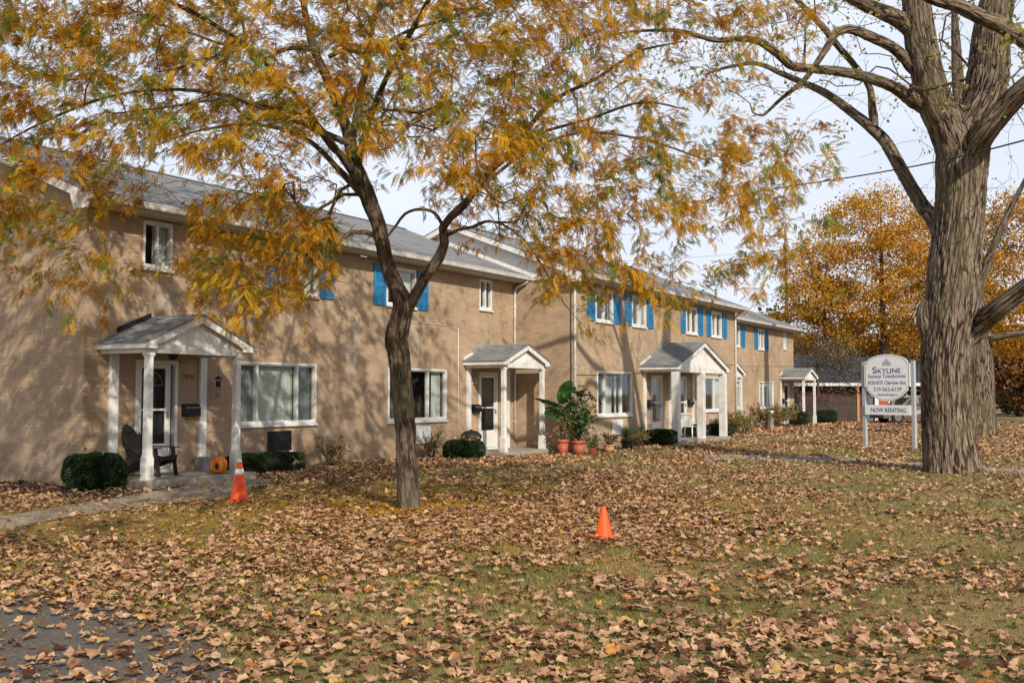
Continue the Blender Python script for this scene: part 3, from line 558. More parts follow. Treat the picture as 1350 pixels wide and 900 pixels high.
def post(root, x, y, z0, z1, w, base=True, name='post'):
    m = MB(); h = w/2
    if base:
        m.box(x-h*1.45, x+h*1.45, y-h*1.45, y+h*1.45, z0, z0+.03); m.box(x-h*1.3, x+h*1.3, y-h*1.3, y+h*1.3, z0+.03, z0+.40)
        m.prism([(x-h*1.3, z0+.40), (x+h*1.3, z0+.40), (x+h, z0+.47), (x-h, z0+.47)], y-h, y+h, 'y')
        m.tube([(x, y, z0+.47), (x, y, z0+1.2), (x, y, z1-.08)], [h*1.30, h*1.25, h*1.12], 4, smooth=False) if False else m.prism([(x-h, z0+.47), (x+h, z0+.47), (x+h*.86, z1-.08), (x-h*.86, z1-.08)], y-h*.93, y+h*.93, 'y')
        m.box(x-h*1.0, x+h*1.0, y-h*1.0, y+h*1.0, z1-.08, z1-.045); m.box(x-h*1.25, x+h*1.25, y-h*1.25, y+h*1.25, z1-.045, z1)
    else: m.box(x-h, x+h, y-h, y+h, z0, z1)
    return m.build(name, 'white', root, .006)
def porch(root, t0, t1, y, peak, posts, pil, slab, flash='black', pw=.15, base=True, zs=.15, planks=True):
    d = 1.42; yf = y-d; tc_ = (t0+t1)/2; e = 2.52; et = 2.63; sl = (peak-et)/((t1-t0)/2)
    b = MB(); i = .10    # beams, soffit
    b.box(t0+i, t1-i, yf+i, yf+i+.12, 2.44, 2.60); b.box(t0+i, t0+i+.12, yf+i+.12, y-.003, 2.44, 2.60); b.box(t1-i-.12, t1-i, yf+i+.12, y-.003, 2.44, 2.60)
    pr = b.build('porch', 'white', root, .004)
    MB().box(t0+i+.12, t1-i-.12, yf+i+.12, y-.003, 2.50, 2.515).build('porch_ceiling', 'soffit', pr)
    f = MB()             # side fascias, rake boards with returns
    f.box(t0, t0+.03, yf+.03, y-.003, e, et); f.box(t1-.03, t1, yf+.03, y-.003, e, et)
    f.box(t0+.03, t0+i, yf+.03, y-.003, e, e+.015); f.box(t1-i, t1-.03, yf+.03, y-.003, e, e+.015)
    th = .13
    for s_ in (-1, 1):
        xo = tc_+s_*(t1-t0)/2; xi = tc_; up = lambda x: et+sl*((t1-t0)/2-abs(x-tc_))
        xm = xo-s_*.26
        f.prism([(xo, et-.11), (xo, et), (xi, peak), (xi, peak-th*1.12), (xm, up(xm)-th*1.12), (xm, et-.11)] if s_ < 0 else [(xo, et-.11), (xm, et-.11), (xm, up(xm)-th*1.12), (xi, peak-th*1.12), (xi, peak), (xo, et)], yf, yf+.028)
    f.build('fascia', 'white', pr, .003)
    g = MB(); ya = yf+i+.02
    g.prism([(t0+i+.02, 2.605), (t1-i-.02, 2.605), (tc_, peak-.05)], ya, ya+.06)
    if planks:
        nb = int((t1-t0)/.14)
        for k in range(nb+1):
            x = t0+i+.1+k*.14
            if x > t1-i-.1: break
            zt = et+sl*((t1-t0)/2-abs(x-tc_))-.12
            if zt > 2.62: g.box(x-.012, x+.012, ya-.010, ya, 2.606, zt)
    g.build('gable_panel', 'siding', pr)
    s = MB(); q = .035
    for s_ in (-1, 1):
        xo = tc_+s_*((t1-t0)/2+.03); zo = et-sl*.03
        poly = [(xo, zo+.004), (tc_, peak+.004), (tc_, peak+q), (xo, zo+q)]
        s.prism(poly if s_ < 0 else poly[::-1], yf-.03, y-.003)
    s.build('shingles', 'pshingle', pr)
    # stepped flashing along the wall on the left slope
    fl = MB(); x_a, x_b = t0+.35*(tc_-t0), t0+.93*(tc_-t0)
    za, zb = et+sl*(x_a-t0)+q, et+sl*(x_b-t0)+q
    fl.prism([(x_a, za+.005), (x_b, zb+.005), (x_b, zb+.10), (x_a, za+.10)], y-.06, y-.004); fl.build('flashing', flash, pr)
    if flash != 'black':
        f2 = MB(); x_c = t0+.02; zc = et+sl*.02+q; f2.prism([(x_c, zc+.005), (x_a, za+.005), (x_a, za+.07), (x_c, zc+.07)], y-.05, y-.004); f2.build('flashing', 'white', pr)
    for x in posts: post(pr, x, yf+i+.07, zs, 2.44, pw, base)
    for a, b_ in pil: MB().box(a, b_, y-.07, y-.003, zs, 2.44).build('pilaster', 'white', pr, .004)
    sb = MB(); sb.box(slab[0], slab[1], y-d, y-.004, -.4, zs); sb.build('porch_slab', 'conc', pr, .02)
    return pr

def shell(root, L, holes, brick, left='brick', ends=(True, True), gl=0., gr=0., zend=EAVE):
    """brick walls with gables; local x along the street front, y into the house"""
    w = MB(); zt = 5.14
    holes_panel(w, 0, L, -.5, zt, 0, holes)
    w.add([(L, DEP, -.5), (0, DEP, -.5), (0, DEP, zt), (L, DEP, zt)], [(0, 1, 2, 3)])
    gz_ = lambda yy: EAVE+SL*(min(yy, DEP-yy)+OV)-.16
    for x, side in ((0, 0), (L, 1)):
        top = left if side == 0 else 'brick'
        if top == 'siding': w.add([(x, DEP, -.5), (x, 0, -.5), (x, 0, 5.22), (x, DEP, 5.22)], [(0, 1, 2, 3)])
        else:
            v = [(x, DEP, -.5), (x, 0, -.5), (x, 0, gz_(0)), (x, HALF, gz_(HALF)), (x, DEP, gz_(0))]; w.add(v, [(0, 1, 2, 3, 4)] if side == 0 else [(4, 3, 2, 1, 0)])
    w.build('wall', brick, root)
    if left == 'siding':
        g = MB(); g.prism([(.0, 5.222), (DEP, 5.222), (DEP, gz_(0)), (HALF, gz_(HALF)), (0, gz_(0))], -.03, .02, 'x')
        g.box(-.045, -.03, -.03, DEP, 5.20, 5.26)
        for k in range(60):
            yy = .1+k*.145
            if yy < DEP-.1: g.box(-.038, -.03, yy-.006, yy+.006, 5.26, gz_(yy)-.02)
        g.build('gable_siding', 'siding', root)
    # dim rooms just behind the openings
    r = MB(); r.box(.05, L-.05, .9, .95, -.3, 5.0); r.box(.05, L-.05, .25, 1, 2.62, 2.78); r.box(.05, L-.05, .25, 1, 5.02, 5.08); r.box(.05, L-.05, .25, 1, -.1, .02); r.build('interior', 'room', root)
def roof(root, L, x0=-.32, x1=None, rake=(True, True)):
    x1 = L+.32 if x1 is None else x1; s = MB(); q = .05
    for a, b in ((-OV, HALF), (DEP+OV, HALF)):
        poly = [(a, EAVE), (b, RIDGE), (b, RIDGE+q), (a, EAVE+q)]; s.prism(poly if a > b else poly[::-1], x0, x1, 'x')
    s.prism([(HALF-.14, RIDGE+q-.03), (HALF, RIDGE+q+.035), (HALF+.14, RIDGE+q-.03)], x0, x1, 'x')
    rf = s.build('roof', 'shingle', root)
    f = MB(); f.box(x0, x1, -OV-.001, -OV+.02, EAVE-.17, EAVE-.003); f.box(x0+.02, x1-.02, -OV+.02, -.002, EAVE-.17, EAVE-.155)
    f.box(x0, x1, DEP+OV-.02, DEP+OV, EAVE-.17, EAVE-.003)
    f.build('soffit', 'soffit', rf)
    for x, on in ((x0, rake[0]), (x1, rake[1])):
        if not on: continue
        m = MB(); th = .16; xx0, xx1 = (x, x+.03) if x == x0 else (x-.03, x)
        for a, b in ((-OV, HALF), (DEP+OV, HALF)):
            sgn = 1 if a < b else -1
            poly = [(a, EAVE-.26), (a, EAVE-.002), (b, RIDGE-.002), (b, RIDGE-th), (a+sgn*.52, EAVE-th+SL*.52), (a+sgn*.40, EAVE-.26)]
            m.prism(poly if a > b else poly[::-1], xx0-.001 if x == x0 else xx0, xx1, 'x')
        m.build('rake_board', 'white', rf)
        u = MB()
        lo, hi = (x0+.03, -.002) if x == x0 else (L+.002, x1-.03)
        for a, b in ((-OV+.02, HALF), (DEP+OV-.02, HALF)):
            poly = [(a, EAVE-.16), (b, RIDGE-th-.02), (b, RIDGE-th), (a, EAVE-.14)]; u.prism(poly if a > b else poly[::-1], lo, hi, 'x')
        if hi-lo > .05: u.build('rake_soffit', 'soffit', rf)
    g = MB(); y0 = -OV-.002    # gutter: open trough
    g.box(x0+.01, x1-.01, y0-.115, y0-.105, EAVE-.105, EAVE+.005); g.box(x0+.01, x1-.01, y0-.105, y0, EAVE-.115, EAVE-.105)
    g.box(x0+.01, x1-.01, y0-.125, y0-.115, EAVE-.02, EAVE+.008); g.box(x0+.01, x1-.01, y0-.120, y0-.1151, EAVE-.085, EAVE-.07)
    g.box(x0, x0+.01, y0-.125, y0, EAVE-.115, EAVE+.006); g.box(x1-.01, x1, y0-.125, y0, EAVE-.115, EAVE+.006)
    gu = g.build('gutter', 'gutterw', root)
    n = int((x1-x0)*34); P = np.stack([rng.uniform(x0+.1, x1-.1, n), rng.uniform(y0-.09, y0-.01, n), np.full(n, EAVE-.01)+rng.uniform(0, .035, n)], -1)
    k = vnoise(P, 1.1, 4.) > -.08; leafcloud('gutter_leaves', P[k], .055, 'litter', gu)['kind'] = 'stuff'
    return rf
def downspout(root, x, y, z0, z1, r=.038, elbow=True):
    m = MB(); pts = ([(x, -OV-.06 if y > -.5 else y-.4, z1+.18), (x, y-.12, z1), ] if elbow else [])+[(x, y-.05, z1-.12), (x, y-.05, z0+.06)]
    m.tube(pts, r, 10)
    for z in (z0+.5, (z0+z1)/2, z1-.6): m.box(x-r-.015, x+r+.015, y-.05-r-.004, y-.002, z-.012, z+.012)
    return m.build('downspout', 'white', root)
def cableline(root, pts, r=.008): return MB().tube(pts, r, 5).build('wall_cable', 'soffit', root)

UZ0, UZ1 = 4.0, 5.02
# --- nearest block
b1 = empty('townhouse_block', (*C1, 0), ROT, 'nearest two storey tan brick townhouse block with brick end wall and two small gabled porches', 'townhouses', 'row of tan brick townhouse blocks')
wins = [(1.24, 1.94, 4.17, 5.1), (4.93, 6.2, 3.98, 5.0), (8.78, 10.02, 4.0, 5.02), (13.13, 13.80, 4.2, 5.1)]
gw = [(3.70, 6.18, 1.02, 2.40), (8.87, 11.47, .98, 2.38)]; drs = [(1.13, 2.13, .22, 2.36), (13.1, 14.1, .12, 2.34)]
shell(b1, 15.2, wins+gw+[(a, b, c-.07, d) for a, b, c, d in drs], 'brick1', ends=(True, True)); roof(b1, 15.2, x1=15.17, rake=(True, False))
window(b1, 0, *wins[0], (.5,), [(.5, 1.)]); window(b1, 0, *wins[1], (.5,), [(.5, .95)], sill=2); window(b1, 0, *wins[2], (.45,), [(0, .16), (.62, 1)]); window(b1, 0, *wins[3], (.5,), None)
window(b1, 0, *gw[0], (.235, .76), [(0, .23, 'blind'), (.235, .755, 'curtain'), (.76, 1, 'blind')]); window(b1, 0, *gw[1], (.35, .68), [(.80, .98)])
for a, b in ((4.52, 4.88), (6.27, 6.74), (8.26, 8.73), (10.08, 10.56)): shutter(b1, 0, a, b, 3.97, 5.03)
door(b1, 0, *drs[0], hinge=-1, fan=True, side=.13); door(b1, 0, *drs[1], hinge=-1)
mailbox(b1, 0, 2.24, 2.63, 1.24, 1.50); mailbox(b1, 0, 12.72, 13.08, 1.16, 1.40)
numplate(b1, 0, 2.27, 1.97, '8320'); numplate(b1, 0, 12.74, 2.0, '8322', .28, .13, 'white')
vent(b1, 0, 4.64, 5.36, .42, .87, 'dark'); vent(b1, 0, 10.06, 10.68, .36, .84, 'white')
porch(b1, .24, 2.80, 0, 3.18, (.44, 2.54), ((.53, .71), (2.67, 2.84)), (.28, 2.95), 'black', .13, True, .15)
porch(b1, 12.28, 14.86, 0, 3.12, (12.50, 14.66), ((12.45, 12.62), (14.56, 14.74)), (12.3, 15.15), 'metal', .13, True, .06)
downspout(b1, 15.06, 0, .35, 5.0); MB().tube([(12.0, -.03, 3.55), (12.0, -.03, .2)], .012, 6).tube([(9.9, -.02, 3.62), (11.4, -.02, 3.62), (12.0, -.02, 3.5)], .006, 5).build('wall_cable', 'white', b1)
lt = MB(); lt.lathe([(.0, 2.36), (.07, 2.37), (.09, 2.42), (.09, 2.5), (.0, 2.505)], 16, (1.6, -.5)); lt.build('porch_lamp', 'black', b1)
# --- middle block, two metres forward
b2 = empty('townhouse_block', L2W(15.2, -2), ROT, 'middle tan brick townhouse block standing forward, white sided gable and one wide shared porch', 'townhouses', 'row of tan brick townhouse blocks')
w2 = [(1.54, 2.78, UZ0, UZ1), (4.25, 5.38, UZ0, UZ1), (9.08, 10.2, UZ0, UZ1), (11.75, 12.9, UZ0, UZ1)]
g2 = [(1.62, 4.19, 1.0, 2.42), (10.5, 13.0, 1.02, 2.38)]; d2 = [(5.75, 6.72, .22, 2.36), (8.08, 9.02, .22, 2.36)]
shell(b2, 14.6, w2+g2+[(a, b, c-.07, d) for a, b, c, d in d2], 'brick2', left='siding'); roof(b2, 14.6)
window(b2, 0, *w2[0], (.5,), [(0, .3)]); window(b2, 0, *w2[1], (.5,), [(.6, 1)]); window(b2, 0, *w2[2], (.5,), [(0, .5)]); window(b2, 0, *w2[3], (.5,), [(0, .6)])
window(b2, 0, *g2[0], (.2, .7), [(.2, .5), (.6, .66)]); window(b2, 0, *g2[1], (.62,), [(.8, 1)])
for a, b in ((.98, 1.44), (2.84, 3.29), (3.66, 4.16), (5.46, 5.95), (8.55, 8.97), (10.3, 10.76), (11.2, 11.66), (13.0, 13.5)): shutter(b2, 0, a, b, 3.99, 5.04)
for i, q in enumerate(d2): door(b2, 0, *q, hinge=-1)
mailbox(b2, 0, 5.38, 5.72, 1.24, 1.50); mailbox(b2, 0, 9.12, 9.5, 1.26, 1.50); numplate(b2, 0, 5.33, 2.0, '8324', .3, .13, 'white'); numplate(b2, 0, 9.14, 2.0, '8326', .3, .14, 'white')
vent(b2, 0, 2.63, 3.42, .38, .86, 'white'); MB().box(11.4, 12.2, -.02, -.002, .4, .85).build('vent_cover', 'soffit', b2)
porch(b2, 4.84, 9.82, 0, 3.52, (5.02, 7.34, 9.56), ((5.1, 5.27), (7.3, 7.5), (9.55, 9.7)), (4.84, 9.9), 'metal', .24, False, .12, planks=False)
downspout(b2, .07, 0, .0, 5.0, .042); downspout(b2, 14.5, 0, .0, 5.0, .042)
cb_ = MB(); cb_.tube([(.2, -.02, 2.28), (3, -.02, 2.3), (9.8, -.02, 2.75), (14.6, -.02, 2.95)], .007, 5).tube([(-.03, 0.03, 4.9), (-.03, 0.03, .3)], .012, 5); cb_.build('wall_cable', 'cable', b2)
# --- far block
b3 = empty('townhouse_block', L2W(29.8, 0), ROT, 'farthest tan brick townhouse block at the end of the row beside the bare shrubs', 'townhouses', 'row of tan brick townhouse blocks')
w3 = [(1.6, 2.2, 4.17, 5.1), (5.1, 6.4, UZ0, UZ1), (9.2, 10.2, UZ0, UZ1), (13.6, 14.1, 4.17, 5.1)]
g3 = [(4.1, 6.6, 1.0, 2.36), (9.3, 11.7, .98, 2.34)]; d3 = [(1.4, 2.4, .22, 2.34), (13.5, 14.5, .15, 2.3)]
shell(b3, 15.5, w3+g3+[(a, b, c-.07, d) for a, b, c, d in d3], 'brick3'); roof(b3, 15.5, x0=.03, rake=(False, True))
for q in w3: window(b3, 0, *q, (.5,), [(0, .5)])
window(b3, 0, *g3[0], (.5,), [(0, 1)]); window(b3, 0, *g3[1], (.3, .75), [(.2, 1)])
for a, b in ((4.5, 5.0), (6.5, 7.1), (8.6, 9.1), (10.3, 10.85)): shutter(b3, 0, a, b, 3.98, 5.05)
for q in d3: door(b3, 0, *q)
porch(b3, .45, 3.05, 0, 3.12, (.65, 2.8), ((.7, .85), (2.65, 2.8)), (.4, 3.2), 'metal', .13, True, .12)
porch(b3, 12.75, 15.35, 0, 3.08, (12.95, 15.1), ((12.85, 13.0),), (12.7, 15.5), 'metal', .13, True, .08)
mailbox(b3, 0, 13.1, 13.42, 1.2, 1.45); downspout(b3, .1, 0, .0, 5.0)
acu = MB().box(10.55, 11.2, -.42, -.003, .42, .86).build('air_conditioner', 'black', b3, .02); MB().box(11.1, 11.16, -.44, -.42, .44, .84).build('grille', 'metal', acu)
cableline(b3, [(0, -.02, 2.95), (8, -.02, 3.1), (15.4, -.02, 3.25)], .01)
wb = MB()
for (cx, cz, s_) in ((8.5, 1.2, .15), (8.1, 1.1, .12), (8.85, 1.0, .13)):
    for sg in (-1, 1):
        wb.add([(cx, -.03, cz), (cx+sg*s_, -.06, cz+s_*.8), (cx+sg*s_*1.1, -.06, cz+s_*.1), (cx+sg*s_*.5, -.05, cz-s_*.6)], [(0, 1, 2, 3) if sg < 0 else (3, 2, 1, 0)])
    wb.tube([(cx, -.03, cz-s_*.5), (cx, -.03, cz+s_*.5)], .012, 5)
M['pink'] = mat('faded_pink_paint', (.55, .22, .20), .6, .1, 5)
wb.build('butterfly_ornament', 'pink', b3)
# ---------------------------------------------------------------- trees
def cr_path(pts, step):
    """Catmull-Rom through (x,y,z,r) rows"""
    P = np.array(pts, float); out = []
    Q = np.vstack([2*P[0]-P[1], P, 2*P[-1]-P[-2]])
    for i in range(1, len(Q)-2):
        L = np.linalg.norm(Q[i+1, :3]-Q[i, :3]); k = max(1, int(L/step))
        for j in range(k):
            t = j/k; a, b, c, d = Q[i-1], Q[i], Q[i+1], Q[i+2]
            out.append(.5*((2*b)+(c-a)*t+(2*a-5*b+4*c-d)*t*t+(3*b-a-3*c+d)*t**3))
    out.append(P[-1]); return np.array(out)
class Bark:
    def __init__(s): s.V = []; s.F = []; s.A = []; s.n = 0
    def tube(s, P, sides, furrow=0., fs=10., flare=0., seed=0., tip=False):
        P = np.asarray(P); n = len(P); up = None; Vv = np.zeros((n, sides, 3)); A = np.zeros((n, sides, 3)); th = np.arange(sides)*2*math.pi/sides; ln = 0.
        R0 = float(np.mean(P[:max(2, n//3), 3]))
        for i in range(n):
            d = P[min(i+1, n-1), :3]-P[max(i-1, 0), :3]; d = d/(np.linalg.norm(d)+1e-9)
            if up is None: up = np.cross(d, [0., 1., .1]); up /= np.linalg.norm(up)+1e-9
            up = up-d*np.dot(up, d); up /= np.linalg.norm(up)+1e-9; w = np.cross(d, up)
            if i: ln += np.linalg.norm(P[i, :3]-P[i-1, :3])
            r = P[i, 3]; rr = np.full(sides, r)
            if flare: 
                fl = math.exp(-ln/.35)*flare; rr = rr*(1+fl*(.6+.6*np.cos(th*5+seed)*.5))
            if furrow:
                for k in range(sides):
                    q = Vector((math.cos(th[k])*R0*fs, math.sin(th[k])*R0*fs, ln*fs*.24+seed))
                    f1 = abs(mnoise.noise(q*1.0)); f2 = abs(mnoise.noise(q*2.1+Vector((5, 3, 1))))
                    big = mnoise.noise(Vector((math.cos(th[k])*1.3, math.sin(th[k])*1.3, ln*.7+seed)))
                    rr[k] += furrow*(min(f1*3.2, 1)*.7+min(f2*3, 1)*.3-.7)+big*r*.06
            Vv[i] = P[i, :3]+np.outer(rr*np.cos(th), up)+np.outer(rr*np.sin(th), w)
            A[i, :, 0] = np.cos(th)*max(R0, .01); A[i, :, 1] = np.sin(th)*max(R0, .01); A[i, :, 2] = ln+seed
        idx = np.arange(n*sides).reshape(n, sides); a = idx[:-1]; b = idx[1:]
        F = np.stack([a, np.roll(a, -1, 1), np.roll(b, -1, 1), b], -1).reshape(-1, 4)+s.n
        s.V.append(Vv.reshape(-1, 3)); s.A.append(A.reshape(-1, 3)); s.F.append(F); s.n += n*sides
    def build(s, name, m, parent):
        V = np.concatenate(s.V); me = np_mesh(name, V, np.concatenate(s.F), smooth=True)
        at_ = me.attributes.new('bark', 'FLOAT_VECTOR', 'POINT'); at_.data.foreach_set('vector', np.concatenate(s.A).astype(np.float32).ravel()); return link(name, me, m, parent)
class Tree:
    def __init__(s): s.P = np.zeros((0, 3)); s.par = []; s.R = []; s.limbs = []; s.fixed = []
    def limb(s, rows, step=.18):
        C = cr_path(rows, step); s.limbs.append(C); b = len(s.P); s.P = np.vstack([s.P, C[:, :3]])
        s.par += [b+i-1 if i else -1 for i in range(len(C))]; s.R += list(C[:, 3]); s.fixed += [True]*len(C)
    def grow(s, tips, root, seg=.35, droop=.0, wob=.07, minr=0.):
        """join every twig tip to the nearest wood already grown, in order of distance from the root"""
        order = np.argsort(np.linalg.norm(tips-root, axis=1)); s.twigs = []; P = list(map(tuple, s.P)); A = np.zeros((len(P)+len(tips)*14, 3)); A[:len(P)] = s.P; n = len(P)
        okr = np.zeros(len(A), bool); okr[:n] = np.array(s.R) > minr*0
        droot = np.zeros(len(A)); droot[:n] = np.linalg.norm(A[:n]-root, axis=1)
        for ti in order:
            T = tips[ti]; dd = np.linalg.norm(A[:n]-T, axis=1)+.22*np.maximum(0, droot[:n]-np.linalg.norm(T-root))*2; j = int(np.argmin(dd)); S0 = A[j]; L = np.linalg.norm(T-S0)
            if L < .06: continue
            k = min(12, max(2, int(L/seg)+1)); side = rvec(1)[0]; prev = j; tw = [(*S0,)]
            pd = A[j]-A[s.par[j]] if s.par[j] >= 0 else T-S0; pd = pd/(np.linalg.norm(pd)+1e-9)
            for i in range(1, k+1):
                u = i/k; q = S0+(T-S0)*u+pd*L*.22*math.sin(math.pi*u)*(1-u)*1.2+side*L*.10*math.sin(math.pi*u)+np.array([0, 0, 1])*L*droop*math.sin(math.pi*u)+rng.normal(0, wob*min(L, 1.)*.35, 3)*(u < 1)
                A[n] = q; s.par.append(prev); s.R.append(0.); s.fixed.append(False); droot[n] = np.linalg.norm(q-root); prev = n; n += 1; tw.append(tuple(q))
            s.twigs.append(np.array(tw))
        s.P = A[:n]; return s
    def radii(s, tip=.0035, p=2.4):
        n = len(s.P); acc = np.zeros(n); ch = np.zeros(n, int)
        for i in range(n): 
            if s.par[i] >= 0: ch[s.par[i]] += 1
        for i in range(n-1, -1, -1):
            if ch[i] == 0: acc[i] = max(acc[i], tip**p)
            if s.par[i] >= 0 and not s.fixed[i]: acc[s.par[i]] += acc[i]*1.015
        R_ = acc**(1/p)
        for i in range(n):
            if not s.fixed[i]:
                pr = s.R[s.par[i]]; s.R[i] = min(max(R_[i], tip), pr*.92 if pr > 0 else 1)
    def twigmesh(s, bk):
        n = len(s.P); kids = [[] for _ in range(n)]
        for i in range(n):
            if s.par[i] >= 0 and not s.fixed[i]: kids[s.par[i]].append(i)
        done = np.zeros(n, bool)
        for i in range(n):
            if s.fixed[i] or done[i]: continue
            ch = [s.par[i], i]; done[i] = True; c = i
            while kids[c]:
                nx_ = [q for q in kids[c] if not done[q]]
                if not nx_: break
                c = max(nx_, key=lambda q: s.R[q]); done[c] = True; ch.append(c)
            rr = [min(s.R[ch[0]], s.R[ch[1]]*1.15)]+[s.R[q] for q in ch[1:]]
            rr[-1] *= .6
            P = np.column_stack([s.P[ch], rr]); m_ = rr[1]; bk.tube(P, 10 if m_ > .05 else 7 if m_ > .025 else 5 if m_ > .010 else 3, seed=float(i % 17))

# --- the honey locust on the lawn
def px(rows): return [(*at(x, y, Y), r) for x, y, Y, r in rows]
loc = Tree(); TR = at(545, 330, 14.9)
k_ = 14.9/1330
trunk = px([(541, 676, 14.91, .185), (539, 655, 14.91, .172), (536, 600, 14.9, .160), (534, 560, 14.9, .158), (529, 505, 14.88, .162), (526, 470, 14.87, .172), (522, 447, 14.86, .186), (528, 420, 14.87, .170), (531, 400, 14.88, .158),
            (520, 373, 14.9, .130), (510, 347, 14.92, .118), (504, 320, 14.95, .116), (498, 293, 14.98, .118), (488, 267, 15.0, .128), (478, 240, 15.0, .126), (466, 213, 15.02, .112), (461, 185, 15.05, .100), (450, 150, 15.1, .082), (434, 110, 15.2, .078), (412, 60, 15.3, .062), (402, 15, 15.4, .052), (392, -60, 15.5, .040), (380, -140, 15.5, .026), (385, -200, 15.4, .012)])
loc.limb(trunk, .07)
loc.limb(px([(536, 410, 14.88, .10), (548, 388, 14.84, .092), (563, 362, 14.8, .088), (578, 341, 14.75, .088), (586, 320, 14.7, .074), (584, 300, 14.65, .068), (594, 286, 14.6, .066), (612, 270, 14.5, .060), (640, 232, 14.4, .052), (667, 206, 14.3, .044), (693, 174, 14.2, .040), (717, 144, 14.1, .036), (747, 122, 14.0, .031), (783, 106, 13.9, .026), (817, 83, 13.8, .022), (848, 66, 13.7, .017), (900, 55, 13.5, .010)]), .12)
loc.limb(px([(463, 185, 15.05, .075), (471, 150, 15.0, .062), (477, 112, 15.0, .060), (482, 96, 15.0, .056), (487, 60, 15.1, .048), (497, 10, 15.2, .040), (515, -60, 15.3, .030), (520, -140, 15.3, .014)]), .14)
loc.limb(px([(434, 75, 15.25, .04), (455, 66, 15.1, .038), (478, 70, 14.9, .034), (500, 62, 14.7, .03), (540, 40, 14.4, .024), (590, 25, 14.2, .018), (640, 5, 14.0, .012)]), .14)
loc.limb(px([(420, 66, 15.3, .042), (380, 64, 15.0, .038), (362, 72, 14.8, .036), (345, 78, 14.6, .033), (325, 62, 14.4, .028), (290, 58, 14.2, .024), (255, 45, 14.0, .020), (200, 30, 13.7, .014)]), .14)
loc.limb(px([(466, 215, 15.02, .06), (440, 198, 14.6, .042), (420, 172, 14.1, .034), (395, 150, 13.6, .028), (350, 140, 13.0, .022), (300, 130, 12.6, .024), (230, 140, 12.2, .016), (150, 150, 11.9, .010)]), .14)
loc.limb(px([(586, 312, 14.7, .032), (604, 303, 14.5, .028), (624, 299, 14.3, .027), (640, 292, 14.1, .022), (662, 296, 13.9, .018), (690, 315, 13.7, .015), (715, 350, 13.6, .012), (738, 392, 13.5, .008), (762, 422, 13.4, .004)]), .10)
loc.limb(px([(584, 298, 14.65, .030), (572, 280, 14.8, .027), (552, 276, 15.0, .026), (534, 282, 15.1, .024), (523, 296, 15.2, .022), (511, 312, 15.3, .018), (500, 332, 15.4, .006)]), .08)
# limbs reaching towards and away from the street
def wl_(rows): return rows
loc.limb([(*at(478, 245, 15.0), .085), (-2.6, 14.0, 5.3, .046), (-3.1, 13.0, 5.9, .036), (-3.7, 11.9, 6.2, .028), (-4.4, 10.9, 6.2, .020), (-5.2, 10.3, 5.9, .016)], .14)
loc.limb([(*at(470, 220, 15.0), .075), (-1.9, 14.1, 5.9, .046), (-1.2, 12.9, 6.6, .036), (-.6, 11.8, 7.0, .028), (.2, 10.8, 7.0, .026), (.9, 10.2, 6.6, .012)], .14)
loc.limb([(*at(488, 267, 15.0), .085), (-2.7, 15.8, 5.2, .055), (-3.4, 16.5, 5.9, .044), (-4.3, 17.1, 6.3, .034), (-5.4, 17.4, 6.3, .022), (-6.4, 17.5, 6.0, .014)], .14)
loc.limb([(*at(600, 280, 14.6), .055), (-.4, 15.6, 5.0, .036), (.4, 16.6, 5.8, .028), (1.3, 17.2, 6.2, .022), (2.4, 17.4, 6.1, .024), (3.4, 17.2, 5.7, .012)], .14)
loc.limb([(*at(640, 232, 14.4), .045), (.3, 13.6, 5.2, .026), (1.0, 13.1, 5.3, .020), (1.7, 13.0, 5.5, .018), (2.3, 13.0, 5.4, .010)], .14)
loc.limb([(*at(461, 190, 15.0), .06), (-3.2, 14.6, 5.7, .038), (-4.2, 13.9, 5.9, .030), (-5.3, 13.6, 5.8, .022), (-6.3, 13.5, 5.4, .018), (-7.2, 13.5, 4.9, .008)], .14)
DENS = ["8888888768888877654432100000",
        "7899999879999987533321000000",
        "8888999867999986333210000000",
        "8777888867888887655753200000",
        "7763356641356787777764300000",
        "5431067870013677545663200000",
        "3331178970001257533453100000",
        "1331058920000134743431000000",
        "0210013100000012110000000000",
        "0100002000000000000000000000"]
def locust_tips(n):
    out = []
    while len(out) < n:
        x = rng.uniform(-160, 1110); y = rng.uniform(-330, 470)
        if y < 0: d = max(0., 8.0*(1-(y/-340)**2*.8)*(1 if x < 720 else max(.0, 1-(x-720)/340)))
        else:
            d = float(DENS[min(9, int(y//50))][min(21, max(0, int(x//50)))]); gx_, gy_ = (x/50) % 1, (y/50) % 1
            if x < 0: d = d*.8
        if rng.random()*9 > d**1.15/9**.15: continue
        h = 5.6*math.sqrt(max(.05, 1-((x-500)/760)**2)); Y = 14.6+rng.uniform(-1, 1)*h
        if y > 240 or x > 820: Y = 14.0+rng.uniform(-1, 1)*h*.62
        p = at(x, y, Y)
        if p.z < 2.35 or p.z > 11.3: continue
        t_, yl = W2L(p.x, p.y)
        if -1.7 < t_ < 46 and yl > -.9 and p.z < 7.6: continue
        if t_ > 15 and yl > -2.9 and p.z < 7.6: continue
        out.append(tuple(p))
    return np.array(out)
tips = locust_tips(4700); root_ = np.array(at(500, 300, 14.9)); loc.grow(tips, root_, .3, .04, .09); loc.radii(.0028, 2.35)
for i_, l_ in enumerate(loc.limbs): l_[:, 3] *= .93
lt_ = empty('honey_locust_tree', (trunk[0][0], trunk[0][1], 0), 0, 'leaning golden brown tree with forked trunk on the lawn before the nearest block', 'tree')
def rel(o, e): o.parent = e; o.matrix_parent_inverse = Matrix.Translation(-e.location); return o
bk = Bark(); bk.tube(loc.limbs[0], 40, .022, 26, .32, 1.); bk.tube(loc.limbs[1], 24, .014, 26, 0, 4.)
